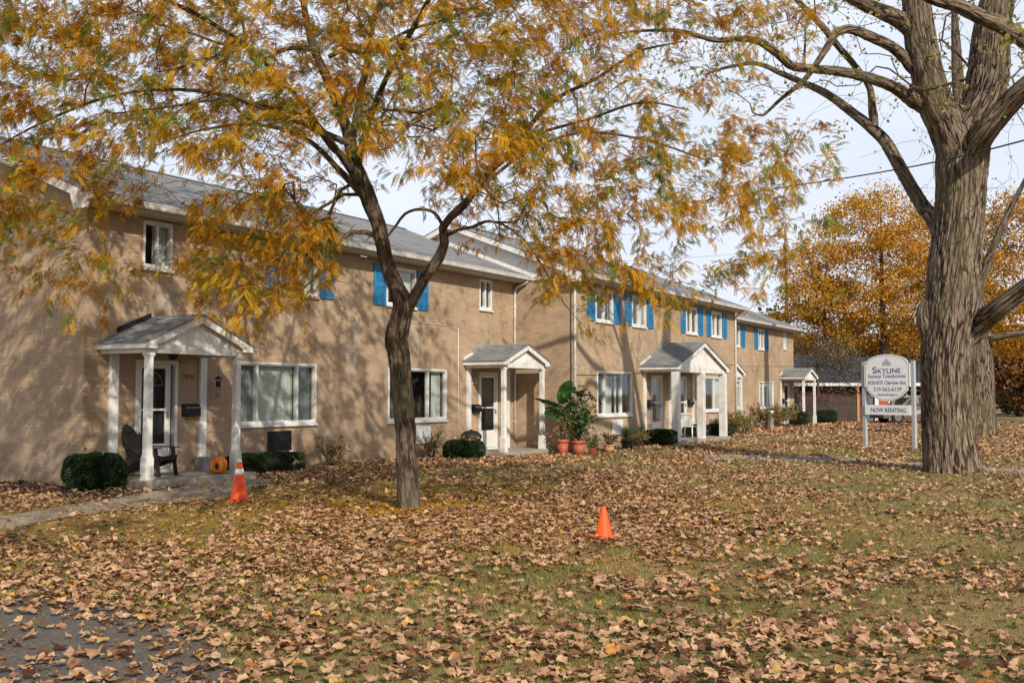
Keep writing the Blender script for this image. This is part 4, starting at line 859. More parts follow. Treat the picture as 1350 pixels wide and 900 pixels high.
for i, l in enumerate(loc.limbs[2:]): bk.tube(l, 12, .006, 26, 0, float(i))
rel(bk.build('trunk', 'bark_locust', None), lt_)
bk = Bark(); loc.twigmesh(bk); rel(bk.build('branches', 'bark_locust', None), lt_)
# compound leaves: a curved midrib with paired leaflets
def compound(pairs, w=.125, l=.23, curve=.25):
    V, F = [], []
    for i in range(pairs):
        x = .12+.86*i/(pairs-1); z = -curve*x*x; sc = 1-.45*abs(x-.45)
        for s_ in (-1, 1):
            b = len(V); a = R(58); tx, ty = math.cos(a)*l*sc, math.sin(a)*l*sc*s_
            px_, py_ = -math.sin(a)*w*.5*sc, math.cos(a)*w*.5*sc*s_
            V += [(x, 0, z), (x+tx*.5+px_, ty*.5+py_, z+.01), (x+tx, ty, z-.06), (x+tx*.5-px_, ty*.5-py_, z-.02)]; F.append((b, b+1, b+2, b+3))
    b = len(V); V += [(0, .008, 0), (0, -.008, 0), (.55, 0, -curve*.3), (1, 0, -curve)]; F.append((b, b+1, b+3, b+2)); return np.array(V), np.array(F)
CV, CF = compound(7, w=.125, l=.24)
def twigleaves(twigs, per, frac, size, spread, keep=None):
    P, Fw = [], []
    for tw in twigs:
        droop_ = rng.uniform(.1, .75)
        seg = np.linalg.norm(np.diff(tw, axis=0), axis=1); L = seg.sum(); cum = np.concatenate([[0], np.cumsum(seg)]); lo = max(0, L-frac)
        for _ in range(per if np.isscalar(per) else per()):
            u = rng.uniform(lo, L) if rng.random() < .85 else L; i = min(len(seg)-1, int(np.searchsorted(cum, u)-1)); i = max(i, 0); f = (u-cum[i])/(seg[i]+1e-9)
            p = tw[i]*(1-f)+tw[i+1]*f; d = (tw[i+1]-tw[i])/(seg[i]+1e-9); P.append(p+rng.normal(0, spread, 3)); sd = np.cross(d, [0, 0, 1.]); sd = sd/(np.linalg.norm(sd)+1e-6)*(1 if rng.random() < .5 else -1); v = d*.55+sd*.8+rvec(1)[0]*.35; v[2] -= droop_; Fw.append(v)
    return np.array(P), np.array(Fw)
P, Fw = twigleaves(loc.twigs, lambda: int(rng.integers(15, 25)), .80, .15, .04)
# droop of the outermost sprays
n = len(P); upv = rvec(n)*.45+np.array([0, 0, 1.]); S = rng.uniform(.075, .155, n); Rm = frames(Fw, upv); V, F = inst(CV, CF, Rm, P, S)
cl = vnoise(P, .75, 2.); cl2 = vnoise(P, 2.6, 9.); rn = np.clip(.40+.42*cl+.42*cl2+rng.normal(0, .11, n)+.07, 0, 1); rn = np.where(rn > .8, rn, rn*.97)
gm = rng.random(n); rn = np.where((cl2 > .18) & (gm < .62), rng.uniform(.78, 1., n), rn)
rel(link('crown', np_mesh('crown', V, F, np.repeat(rn, len(CF))), 'locleaf'), lt_)

# --- the big grey-barked tree on the right
big = Tree(); YB = 22.1
def bx_(rows, base=YB): return [(*at(x, y, base+dy), .94*w*(base+dy)/1330/2) for x, y, dy, w in rows]
big.limb(bx_([(1257, 626, 0, 80), (1255, 612, 0, 76), (1252, 590, 0, 72), (1249, 550, 0, 68), (1247, 500, 0, 66), (1249, 450, 0, 67), (1255, 400, 0, 71), (1258, 350, 0, 70), (1263, 300, 0, 68), (1267, 250, 0, 67), (1268, 215, 0, 70), (1272, 185, 0, 66), (1284, 158, 0, 56), (1294, 135, 0, 54), (1303, 100, 0, 56), (1307, 50, 0, 51), (1315, 0, 0, 46), (1325, -60, 0, 46), (1335, -160, .2, 34), (1340, -280, .3, 18), (1345, -380, .3, 5)]), .05)
big.limb(bx_([(1268, 235, 0, 52), (1258, 195, -.1, 52), (1245, 160, -.2, 50), (1235, 140, -.3, 48), (1223, 100, -.4, 44), (1213, 50, -.5, 42), (1208, 0, -.6, 38), (1202, -60, -.7, 36), (1190, -160, -1, 26), (1180, -280, -1, 13), (1175, -360, -1, 4)]), .06)
big.limb(bx_([(1268, 262, 0, 30), (1280, 208, -.2, 40), (1288, 192, -.4, 36), (1300, 172, -.8, 34), (1326, 142, -1.1, 32), (1352, 116, -1.5, 30), (1400, 80, -2, 27), (1460, 30, -2.5, 22), (1520, -40, -3, 15), (1560, -120, -3, 6)]), .08)
big.limb(bx_([(1250, 158, -.2, 22), (1232, 146, -.22, 26), (1206, 133, -.32, 22), (1180, 116, -.8, 17), (1145, 103, -1.4, 15), (1105, 94, -2.1, 14), (1070, 91, -2.5, 12), (1044, 87, -2.7, 12), (1024, 70, -2.9, 12), (1003, 56, -3.1, 11), (977, 51, -3.3, 9), (943, 53, -3.5, 7), (900, 42, -3.7, 6), (870, 40, -3.8, 4.5), (824, 43, -4, 3), (780, 55, -4.1, 2)]), .08)
big.limb(bx_([(1226, 112, -.4, 14), (1205, 90, -.38, 20), (1192, 76, -.42, 17), (1174, 61, -.6, 15), (1148, 49, -1.3, 15), (1122, 39, -1.5, 13), (1104, 43, -1.6, 12), (1092, 60, -1.7, 10), (1075, 86, -1.8, 8), (1058, 108, -1.8, 7), (1029, 131, -1.9, 5), (1006, 152, -2, 3.5), (992, 148, -2, 2)]), .08)
big.limb(bx_([(1262, 345, .1, 26), (1240, 303, .35, 28), (1228, 285, .7, 22), (1214, 268, 1., 19), (1189, 225, 1.3, 18), (1168, 188, 1.6, 17), (1148, 168, 1.8, 15), (1122, 147, 2.1, 13), (1090, 124, 2.4, 11), (1061, 110, 2.6, 9), (1032, 98, 2.8, 8), (998, 84, 3., 6), (962, 88, 3.2, 4.5), (930, 98, 3.3, 2.5)]), .08)
big.limb(bx_([(1155, 178, 1.75, 7), (1151, 150, 1.7, 12), (1146, 115, 1.4, 9), (1126, 86, 1.2, 9), (1104, 60, 1.1, 9), (1084, 35, 1., 9), (1062, 12, .9, 8), (1045, -6, .8, 7), (1010, -50, .6, 4)]), .08)
big.limb(bx_([(1218, 55, -.5, 22), (1200, 36, -.50, 27), (1184, 25, -.52, 24), (1162, 15, -1.1, 21), (1139, 5, -1.4, 19), (1113, -8, -1.7, 16), (1070, -30, -2., 12), (1010, -60, -2.3, 8), (950, -80, -2.5, 4)]), .08)
big.limb(bx_([(1445, 45, -2.4, 25), (1400, 80, -2.9, 24), (1350, 53, -3.3, 23), (1321, 34, -3.5, 22), (1292, 22, -3.7, 20), (1263, 8, -3.9, 19), (1225, -4, -4.1, 17), (1180, -35, -4.3, 13), (1120, -80, -4.5, 8)]), .08)
big.limb(bx_([(1255, 456, 0, 34), (1280, 434, -.08, 42), (1300, 419, -.35, 31), (1317, 406, -.9, 27), (1350, 381, -1.3, 25), (1400, 345, -1.9, 22), (1450, 290, -2.3, 16), (1490, 220, -2.6, 8)]), .08)
big.limb(bx_([(1238, 462, .1, 26), (1226, 440, .05, 25), (1218, 418, 0, 21), (1219, 402, 0, 14), (1224, 394, 0, 5)]), .05)
tp = []
while len(tp) < 2200:
    x = rng.uniform(780, 1560); y = rng.uniform(-330, 250)
    d = .8 if y < 30 else (.55 if y < 130 else .22 if y < 210 else .05)
    if x < 860: d *= .5
    if y > 150 and (x < 1000 or 1215 < x < 1300): continue
    if rng.random() > d: continue
    tp.append(tuple(at(x, y, YB+rng.uniform(-4.6, 4.2))))
big.grow(np.array(tp), np.array(at(1262, 220, YB)), .35, .05, .06); big.radii(.0048, 2.6)
bt = empty('maple_tree', (*gp(1256, 622)[:2], 0), 0, 'huge furrowed grey trunk with thick nearly bare spreading limbs beside the rental sign', 'tree')
bk = Bark(); bk.tube(big.limbs[0], 260, .032, 15, .06, 2.); bk.tube(big.limbs[1], 110, .020, 15, 0, 5.)
for i, l in enumerate(big.limbs[2:]): bk.tube(l, 28, .016, 16, 0, 3.+i)
rel(bk.build('trunk', 'bark_big', None), bt)
bk = Bark(); big.twigmesh(bk); rel(bk.build('branches', 'bark_big', None), bt)
P, Fw = twigleaves(big.twigs, lambda: int(rng.choice([0, 1, 2, 4, 6])), .8, .06, .05)
ex = np.array([tuple(at(rng.normal(1333, 11), rng.normal(48, 13), 18.2+rng.normal(0, .15))) for _ in range(46)]); P = np.vstack([P, ex]); Fw = np.vstack([Fw, rvec(46)])
ROUND_V = np.array([(0, 0, 0), (.3, .38, .04), (.75, .30, .02), (1, 0, -.08), (.75, -.30, .02), (.3, -.38, .04)]); ROUND_F = np.array([(0, 1, 2, 3), (0, 3, 4, 5)])
cw = leafcloud('crown', P, np.concatenate([rng.uniform(.045, .09, len(P)-46), np.full(46, .10)]), 'bigleaf', None, fwd=Fw+np.array([0, 0, -.5]), TV=ROUND_V, TF=ROUND_F); rel(cw, bt)

# --- trees behind
def clumptree(name, label, base, H, rad, n_clump, n_leaf, leaf, m, bark, trunk_r, lean=(0, 0), low=.25, seed=0, group=None, cat='tree', sparse=1., flat=.45, cr=(.10, .2), shape=1.):
    global rng
    keep = rng; rng = np.random.default_rng(seed); x0, y0 = base; t = Tree(); z0 = float(gz(x0, y0)) if y0 < 60 else 0.
    t.limb([(x0, y0, z0-.1, trunk_r*1.25), (x0+lean[0]*.2, y0+lean[1]*.2, z0+H*.12, trunk_r), (x0+lean[0]*.5, y0+lean[1]*.5, z0+H*.35, trunk_r*.8), (x0+lean[0]*.8, y0+lean[1]*.8, z0+H*.62, trunk_r*.45), (x0+lean[0], y0+lean[1], z0+H*.92, trunk_r*.12)], .35)
    c = []
    while len(c) < n_clump:
        v = rng.uniform(-1, 1, 3); rr_ = np.linalg.norm(v)
        if rr_ > 1 or rr_ < .35*rng.random(): continue
        zz = H*(low+1)/2+v[2]*H*(1-low)/2; taper = (1-.35*max(0, v[2]))*shape
        c.append((x0+lean[0]*zz/H+v[0]*rad*taper, y0+lean[1]*zz/H+v[1]*rad*taper, z0+zz))
    c = np.array(c); t.grow(c, np.array([x0+lean[0]*.3, y0+lean[1]*.3, z0+H*.25]), H*.05, .03, .12); t.radii(.012*H/12, 2.2)
    e = empty(name, (x0, y0, z0), 0, label, cat, group); bk = Bark(); bk.tube(t.limbs[0], 18, trunk_r*.08, 8, .25, seed); rel(bk.build('trunk', bark, None), e)
    bk = Bark(); t.twigmesh(bk); rel(bk.build('branches', bark, None), e)
    per = max(1, n_leaf//n_clump); sz = rng.uniform(*cr, n_clump)*rad
    P = np.repeat(c, per, 0)+rng.normal(0, 1, (n_clump*per, 3))*np.repeat(sz, per)[:, None]*np.array([1, 1, flat])
    r = np.clip(.5+.5*vnoise(P, 3./rad, seed)+np.repeat(rng.normal(0, .20, n_clump), per)+rng.normal(0, .15, len(P)), 0, 1)
    rel(leafcloud('crown', P, leaf, m, None, rnd=r, flat=.25, TV=ROUND_V, TF=ROUND_F), e); rng = keep; return e
gB = 'tall orange leaved trees behind the townhouses'
X = lambda x, Y: (x-675)/1330*Y
clumptree('orange_tree', 'tall orange tree spreading wide behind the rental sign', (X(1165, 66), 66), 15.2, 6.6, 190, 36000, .135, 'farleaf', 'bark_far', .30, low=.24, seed=11, group=gB, cr=(.05, .13), flat=.55)
clumptree('orange_tree', 'lower orange brown tree at the far end of the townhouse row', (X(1088, 70), 70), 10.0, 4.2, 100, 15000, .16, 'farleaf', 'bark_far', .22, low=.22, seed=12, group=gB, cr=(.08, .16))
clumptree('orange_tree', 'broad orange tree right of the huge grey trunk', (X(1372, 62), 62), 15.0, 6.0, 190, 34000, .135, 'farleaf', 'bark_far', .30, low=.22, seed=13, group=gB, cr=(.05, .13), flat=.55)
clumptree('orange_tree', 'dim orange tree seen just left of the huge grey trunk, farthest back', (X(1238, 84), 84), 15.5, 6.8, 110, 15000, .17, 'farleaf', 'bark_far', .32, low=.25, seed=14, group=gB, cr=(.09, .17))
clumptree('bare_shrub', 'grey brown half bare thicket against the end wall of the far block', (X(1078, 60), 60), 6.0, 2.6, 150, 2600, .09, 'bareleaf', 'bark_far', .10, low=.05, seed=15, cat='shrub', cr=(.10, .2))
clumptree('bare_shrub', 'dull brown leafless looking thicket between far block and bungalow', (X(1108, 63), 63), 5.2, 2.4, 130, 3200, .10, 'bareleaf', 'bark_far', .09, low=.05, seed=16, cat='shrub', cr=(.10, .2))
clumptree('russet_tree', 'dark russet tree over the lawn at the right edge', (X(1342, 76), 76), 6.4, 3.8, 90, 9500, .24, 'farbrown', 'bark_far', .22, low=.10, seed=17, cr=(.10, .2))
clumptree('green_shrub', 'dark green rounded shrub at the right edge beyond the lawn', (X(1352, 84), 84), 2.6, 2.4, 50, 5000, .20, 'fargreen', 'bark_far', .08, low=.0, seed=18, cat='shrub', cr=(.14, .25))
for i, (xp, Yd, H, rd, lab) in enumerate([(1010, 92, 9., 5., 'distant dull green tree showing over the far roof'), (1290, 118, 12., 7., 'distant brown tree between the two orange trees'), (1400, 120, 12., 7., 'distant brown tree off to the far right'), (1500, 110, 13, 7., 'distant tree outermost on the right'), (940, 120, 9., 6., 'distant tree hidden low behind the middle roof'), (1210, 125, 11, 7, 'distant tree low behind the huge grey trunk'), (1130, 122, 9, 7, 'distant tree low behind the bungalow roof')]):
    clumptree('distant_tree', lab, (X(xp, Yd), Yd), H, rd, 80, 6500, .42, 'fargreen' if i % 2 == 0 else 'farbrown', 'bark_far', .3, low=.03, seed=30+i, group='distant trees', cr=(.12, .22))
for i, (xx_, yy_, H, rd, lab) in enumerate([(52, 40, 11, 6, 'unseen tree added across the road, first beyond the right edge of the view'), (66, 52, 13, 7, 'unseen tree added across the road, second beyond the right edge of the view'), (60, 24, 12, 6.5, 'unseen tree added across the road level with the viewpoint on the right'), (84, 66, 14, 8, 'unseen tall tree added far off beyond the right edge of the view'), (76, 36, 12, 8, 'unseen broad tree added across the road behind the first two on the right'), (100, 84, 14, 8, 'unseen farthest tree, added off beyond the right edge of the view'), (44, 12, 10, 5.5, 'unseen tree added across the road nearest the viewpoint on the right')]):
    clumptree('distant_tree', lab, (xx_, yy_), H, rd, 70, 5200, .46, 'fargreen' if i % 2 else 'farbrown', 'bark_far', .3, low=.05, seed=50+i, group='distant trees', cr=(.14, .24))  # unseen trees added to give the windows dark reflections
# second big trunk
st = Tree(); Y2 = 40.5
def b2_(rows): return bx_(rows, Y2)
st.limb(b2_([(1293, 580, 0, 48), (1293, 565, 0, 42), (1293, 520, 0, 37), (1291, 470, 0, 34), (1286, 420, 0, 32), (1280, 370, 0, 29), (1276, 310, 0, 27), (1272, 250, 0, 24), (1268, 180, 0, 20), (1262, 90, 0, 15), (1258, 10, 0, 8)]), .12)
st.limb(b2_([(1284, 400, 0, 14), (1300, 350, -.5, 12), (1325, 290, -1, 9), (1350, 240, -1.5, 6), (1375, 190, -2, 3)]), .2); st.limb(b2_([(1288, 440, 0, 13), (1312, 445, -.5, 10), (1335, 440, -1, 9), (1362, 436, -1.5, 7), (1400, 420, -2, 4)]), .2)
tp = [tuple(at(rng.uniform(1180, 1420), rng.uniform(-40, 330), Y2+rng.uniform(-4, 4))) for _ in range(130)]
st.grow(np.array(tp), np.array(at(1284, 400, Y2)), .6, .04, .12); st.radii(.008, 2.4)
e = empty('maple_tree', (*gp(1293, 576)[:2], 0), 0, 'second furrowed trunk half hidden just behind the huge one', 'tree'); bk = Bark(); bk.tube(st.limbs[0], 60, .03, 14, .15, 8.)
for l in st.limbs[1:]: bk.tube(l, 12, .008, 14, 0, 2.)
rel(bk.build('trunk', 'bark_big', None), e); bk = Bark(); st.twigmesh(bk); rel(bk.build('branches', 'bark_big', None), e)
P, Fw = twigleaves(st.twigs, lambda: int(rng.choice([0, 1, 3])), .8, .06, .08); rel(leafcloud('crown', P, .10, 'bigleaf', None, TV=ROUND_V, TF=ROUND_F), e)

# a tall bare street tree behind the viewpoint; its shadow falls over the left end of the nearest block
sh_ = Tree(); sx0, sy0 = -.7, -5.2
sh_.limb([(sx0, sy0, -.1, .42), (sx0-.1, sy0, 3, .34), (sx0-.2, sy0+.2, 7, .28), (sx0-.5, sy0+.3, 11, .20), (sx0-1.0, sy0+.6, 15, .12), (sx0-1.6, sy0+.8, 19, .03)], .3)
for q in ([(sx0-.1, sy0, 5, .2), (sx0-1.5, sy0+.3, 8, .16), (sx0-2.6, sy0+.6, 11.5, .10), (sx0-3.2, sy0+1, 15, .03)], [(sx0-.2, sy0, 7, .16), (sx0+1.4, sy0-.4, 10, .12), (sx0+2.4, sy0-.6, 14, .03)], [(sx0-.4, sy0+.2, 10, .13), (sx0-1.4, sy0+.9, 13, .1), (sx0-1.6, sy0+1.4, 17, .03)]): sh_.limb(q, .3)
tp = rng.uniform(-1, 1, (700, 3)); tp = tp[(tp**2).sum(1) < 1]*np.array([5.0, 3.4, 5.2])+np.array([sx0-1.3, sy0+.5, 14.0]); sh_.grow(tp, np.array([sx0, sy0, 6.]), .6, .04, .12); sh_.radii(.008, 2.4)
e = empty('street_tree', (sx0, sy0, 0), 0, 'tall half bare street tree standing behind the viewpoint', 'tree'); bk = Bark(); bk.tube(sh_.limbs[0], 24, .02, 14, .2, 8.)
for l in sh_.limbs[1:]: bk.tube(l, 12, .008, 14, 0, 2.)
rel(bk.build('trunk', 'bark_big', None), e); bk = Bark(); sh_.twigmesh(bk); rel(bk.build('branches', 'bark_big', None), e)
P, Fw = twigleaves(sh_.twigs, lambda: int(rng.integers(4, 13)), 1.2, .06, .15); rel(leafcloud('crown', P, .15, 'farbrown', None, TV=ROUND_V, TF=ROUND_F), e)
# ---------------------------------------------------------------- shrubs and pot plants
def ell(n, c, s, shell=.0, pw=2.6):
    v = rvec(n); v = np.sign(v)*np.abs(v)**(2/pw); v = v/((np.abs(v)**pw).sum(1)**(1/pw))[:, None]
    r = shell+(1-shell)*rng.random(n)**(1/3); return np.array(c)+v*np.array(s)*r[:, None]
def bushmesh(t, y, w, d, h, n, label, name='clipped_shrub', group=None, pw=3.2, m='box', leaf=.032, z=None, cat='shrub', litter=0):
    X0, Y0, _ = L2W(t, y); z0 = float(gz(X0, Y0)) if z is None else z; e = empty(name, (X0, Y0, z0), ROT, label, cat, group)
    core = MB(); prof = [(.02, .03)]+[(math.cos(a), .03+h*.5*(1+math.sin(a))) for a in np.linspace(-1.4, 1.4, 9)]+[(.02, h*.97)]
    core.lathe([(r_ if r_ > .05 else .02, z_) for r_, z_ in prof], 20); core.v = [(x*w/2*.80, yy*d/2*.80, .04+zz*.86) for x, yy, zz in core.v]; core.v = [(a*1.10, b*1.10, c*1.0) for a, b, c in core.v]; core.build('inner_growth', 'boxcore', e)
    n = int(n*1.7); P = ell(n, (0, 0, h*.52), (w/2, d/2, h*.5), .80, pw); nn = vnoise(P, 5., t); P = P+unit(P-np.array([0, 0, h*.5]))*nn[:, None]*.05; P = P[P[:, 2] > .01]
    o = unit(P-np.array([0, 0, h*.45])); r = np.clip(.42+.45*vnoise(P, 6., t+3)+rng.normal(0, .2, len(P)), 0, 1)
    leafcloud('foliage', P, leaf, m, e, rnd=r, fwd=o*.7, TV=ROUND_V, TF=ROUND_F)
    if litter:
        q = rng.random((litter, 2))*2-1; q = q[(q**2).sum(1) < .75]; P = np.stack([q[:, 0]*w*.48, q[:, 1]*d*.48, h*(1.04-.10*(q**2).sum(1))+.05], -1)
        L_ = leafcloud('caught_leaves', P, .09, 'litter', e, flat=.8, TV=ROUND_V, TF=ROUND_F); L_['kind'] = 'stuff'
    return e
gS = 'clipped evergreen shrubs along the house fronts'
bushmesh(-.18, -.62, .95, .88, .62, 9000, 'round dark green clipped shrub at the corner of the brick end wall', group=gS, litter=9)
bushmesh(4.1, -.50, 1.85, .75, .42, 9000, 'long low dark clipped hedge under the black wall vent', 'clipped_hedge', group=gS, pw=5, litter=8, cat='hedge')
bushmesh(10.75, -1.1, 1.15, .9, .50, 8000, 'dark green clipped shrub topped with dead leaves beside the domed black bin', group=gS, litter=130)
bushmesh(19.7, -2.9, 1.5, .9, .52, 6000, 'dark clipped shrub at the left foot of the wide shared porch', group=gS, pw=3.6)
bushmesh(25.6, -2.75, 1.4, .8, .56, 5000, 'dark clipped shrub at the right foot of the wide shared porch', group=gS)
bushmesh(24.0, -2.35, .8, .6, .55, 3000, 'small dark clipped shrub seen between the posts of the wide shared porch', group=gS)
bushmesh(41.7, -1.3, 1.1, .9, .75, 4000, 'small dark round shrub left of the farthest porch', group=gS)
bushmesh(46.0, -1.6, 1.4, 1.1, .80, 5000, 'dark round shrub right of the farthest porch', group=gS)
def twiggy(t, y, w, h, n, m, label, leaf=.04, name='twiggy_shrub', stems=16, group=None, z=None, cat='shrub'):
    X0, Y0, _ = L2W(t, y); z0 = float(gz(X0, Y0)) if z is None else z; e = empty(name, (X0, Y0, z0), ROT, label, cat, group); s = MB(); P = []
    for i in range(stems):
        a = rng.uniform(0, 6.28); r_ = w/2*rng.uniform(.3, 1); hh = h*rng.uniform(.6, 1.05)*(1-.3*(r_/(w/2))**2); k = rng.uniform(.3, .7)
        pts = [(.1*math.cos(a)*w*.3, .1*math.sin(a)*w*.3, 0), (r_*.4*math.cos(a), r_*.4*math.sin(a), hh*.5), (r_*math.cos(a), r_*math.sin(a), hh)]; s.tube(pts, [.008, .005, .002], 4)
        for j in range(3):
            q0 = np.array(pts[1])*(1-j/3)+np.array(pts[2])*(j/3); q1 = q0+rng.normal(0, .12, 3)*h+np.array([0, 0, .08]); s.tube([q0, q1], [.004, .0015], 3)
            for _ in range(n//stems//3): P.append(q0+(q1-q0)*rng.random()+rng.normal(0, .035, 3))
    s.build('stems', 'twig', e); P = np.array(P); P[:, 2] = np.abs(P[:, 2]); leafcloud('foliage', P, leaf, m, e, TV=ROUND_V, TF=ROUND_F); return e
gT = 'loose autumn shrubs by the walls'
twiggy(6.25, -.45, 1.25, .78, 750, 'dry', 'loose reddish twiggy shrub against the wall right of the long low hedge', .04, group=gT)
twiggy(10.0, -.6, 1.1, .85, 700, 'dry', 'loose twiggy shrub half hidden behind the leaning tree trunk', .04, group=gT)
twiggy(18.6, -2.6, 1.3, .75, 1100, 'grassy', 'pale yellowing shrub right of the black plant pot', .045, group=gT)
twiggy(27.0, -2.7, 1.9, 1.15, 2200, 'dry', 'yellow brown shrub right of the wide shared porch', .055, group=gT, stems=26)
twiggy(29.2, -2.5, 1.8, 1.05, 2000, 'grassy', 'pale green and yellow shrub by the white drainpipe at the middle block end', .055, group=gT, stems=24)
twiggy(35.2, -1.6, 2.4, 1.3, 2400, 'dry', 'rusty brown shrub in front of the far block', .06, group=gT, stems=26)
twiggy(37.8, -1.3, 2.2, 1.35, 2400, 'grassy', 'greenish shrub left of the white pipe by the far block', .06, group=gT, stems=26)
twiggy(41.2, -1.0, 1.7, 1.25, 1700, 'grassy', 'yellow green shrub between the white pipe and the farthest porch', .06, group=gT, stems=22)
# pots
def pot(x, y, z, r, h, m, rim=True):
    mb = MB(); mb.lathe([(r*.72, 0), (r*.92, h*.80), (r*.92, h*.80), (r*1.0, h*.80), (r*1.02, h), (r*.90, h), (r*.88, h*.9), (.01, h*.88)] if rim else [(r*.6, 0), (r*.9, h*.5), (r, h*.93), (r*1.06, h*.94), (r*1.06, h), (r*.92, h), (r*.88, h*.88), (.01, h*.86)], 28); return mb
def potthing(t, y, r, h, m, label, group='plant pots in a row by the drainpipe', rim=True, soil=True):
    X0, Y0, _ = L2W(t, y); e = empty('plant_pot', (X0, Y0, float(gz(X0, Y0))), ROT, label, 'plant pot', group); pot(0, 0, 0, r, h, m, rim).build('pot', m, e); MB().lathe([(r*.85, h*.885), (r*.5, h*.93), (.01, h*.94)], 20).build('soil', 'mulch', e); return e, h
e1, h1 = potthing(14.25, -1.9, .18, .48, 'terra', 'large terracotta pot holding the broad leaved banana plant')
e2, h2 = potthing(15.22, -2.35, .20, .44, 'terra', 'large terracotta pot holding the tall bushy plant in front of the drainpipe')
for e_, tt, yy in ((e1, 14.25, -1.9), (e2, 15.22, -2.35)): pass
def place_px(e, xpx, ypx):
    g = gp(xpx, ypx, -.08); e.location = (g[0], g[1], float(gz(g[0], g[1])))
def on_plane_px(e, xpx, yl):        # stand the thing where its column of the view meets the line y = yl
    r = ray(xpx, 600); k = (C1[0]*D2[1]-C1[1]*D2[0]+yl*(N2[0]*D2[1]-N2[1]*D2[0]))/(r[0]*D2[1]-r[1]*D2[0]); e.location = (r[0]*k, r[1]*k, float(gz(r[0]*k, r[1]*k))); return e
on_plane_px(e1, 742, -2.15); on_plane_px(e2, 763, -2.55)
e3, _ = potthing(15.9, -2.5, .12, .22, 'terra', 'small red pot right of the two large terracotta pots', rim=False); on_plane_px(e3, 781, -2.75)
e4, _ = potthing(16.5, -2.6, .18, .24, 'tanpot', 'wide shallow tan pot between the small red pot and the black pot', rim=True); on_plane_px(e4, 803, -2.7)
e5, _ = potthing(17.4, -2.6, .20, .33, 'black', 'black plastic pot holding the spiky leaved plant'); on_plane_px(e5, 827, -2.85)
def offthing(name, e_, z, label, cat, group=None):
    q = empty(name, (e_.location.x, e_.location.y, e_.location.z+z), 0, label, cat, group); return q
# banana plant: broad paddle leaves on stalks
bp_ = offthing('banana_plant', e1, .46, 'banana plant with three broad drooping paddle leaves standing in a terracotta pot', 'plant')
def paddle(base, mid, tip, width, up, seg=14, seed=0):
    b, m_, t_ = map(Vector, (base, mid, tip)); V, F, Rr = [], [], []
    for i in range(seg+1):
        u = i/seg; c = b*(1-u)**2+m_*2*u*(1-u)+t_*u*u; d = ((m_-b)*(1-u)+(t_-m_)*u).normalized(); s_ = d.cross(Vector(up)).normalized(); nrm = s_.cross(d)
        w_ = width*.5*(math.sin(math.pi*min(1, u*.93+.05))**.55)*(1+.05*math.sin(i*2.3+seed))
        for k in (-1, -.5, 0, .5, 1): V.append(c+s_*w_*k+nrm*(-abs(k)**1.5*w_*.35)+nrm*.012*math.sin(i*1.9+k*3))
    for i in range(seg):
        for k in range(4): a = i*5+k; F.append((a, a+1, a+6, a+5)); Rr.append(min(1, max(0, .45+.12*math.sin(i*1.7)+.2*(random.random()-.5)+(.25 if k in (0, 3) and random.random() < .25 else 0))))
    return np.array([tuple(v) for v in V]), np.array(F), np.array(Rr)
# local x = along the wall (right), y = into the wall
lv = [((-.02, 0, 1.05), (.0, -.05, 1.40), (.26, -.1, 1.72), .40, (.25, 1, .1), 1), ((-.05, 0, .98), (-.25, -.05, 1.12), (-.80, -.05, 1.22), .28, (0, .5, 1), 2), ((0, 0, .62), (-.22, -.1, .86), (-.55, -.15, .78), .36, (0, 1, .6), 3), ((0, 0, .8), (.2, -.1, 1.2), (.5, -.15, 1.0), .22, (0, .6, 1), 4), ((0, 0, .7), (-.15, .2, 1.1), (-.5, .4, .9), .24, (0, .5, 1), 5)]
V, F, r_ = join([paddle(*q[:5], seed=q[5]) for q in lv]); link('leaves', np_mesh('leaves', V, F, r_, True), 'banana', bp_)
s = MB()
for q in lv: s.tube([(0, 0, 0), (q[0][0]*.3, 0, q[0][2]*.6), q[0], tuple(np.array(q[0])*.35+np.array(q[1])*.65)], [.035, .024, .014, .009], 7)
s.build('stem', 'stem', bp_)
def leafyplant(e, n, h0, h1_, r, m, leaf, stems=7, lean=(0, 0)):
    s = MB(); P = []
    for i in range(stems):
        a = 6.28*i/stems+rng.uniform(-.4, .4); rr_ = r*rng.uniform(.25, 1); hh = rng.uniform(h0, h1_); c = np.array([rr_*math.cos(a)+lean[0]*hh, rr_*math.sin(a)*.8+lean[1]*hh, hh]); p0 = np.array([.03*math.cos(a), .03*math.sin(a), 0]); p1 = p0*.4+c*.6+rng.normal(0, .05, 3)
        s.tube([p0, p0*.7+p1*.3+rng.normal(0, .02, 3), p1, c], [.011, .009, .006, .003], 5)
        for j in range(10):
            u = rng.uniform(.25, 1); q0 = p0+(c-p0)*u; q1 = q0+rng.normal(0, .16, 3)*(r/.35); s.tube([q0, q1], [.004, .002], 3)
            for _ in range(max(1, n//stems//10)): P.append(q0+(q1-q0)*rng.random()+rng.normal(0, .03, 3))
    s.build('stem', 'twig', e); leafcloud('foliage', np.array(P), leaf, m, e, flat=.3, TV=ROUND_V, TF=ROUND_F)
pl = offthing('citrus_plant', e2, .42, 'tall bushy green potted plant with small glossy leaves in front of the drainpipe', 'plant'); leafyplant(pl, 900, .6, 1.65, .48, 'citrus', .085, 9, (.06, 0))
q = offthing('wispy_plant', e1, .46, 'small yellowing plant sharing the banana pot', 'plant'); leafyplant(q, 300, .5, 1.05, .30, 'grassy', .06, 6)
q = offthing('pale_plant', e3, .2, 'loose pale green plant in the small red pot', 'plant'); leafyplant(q, 330, .25, .55, .33, 'grassy', .06, 8)
q = offthing('dry_plant', e4, .22, 'dried yellow plant in the shallow tan pot', 'plant'); leafyplant(q, 300, .2, .50, .34, 'dry', .05, 8)
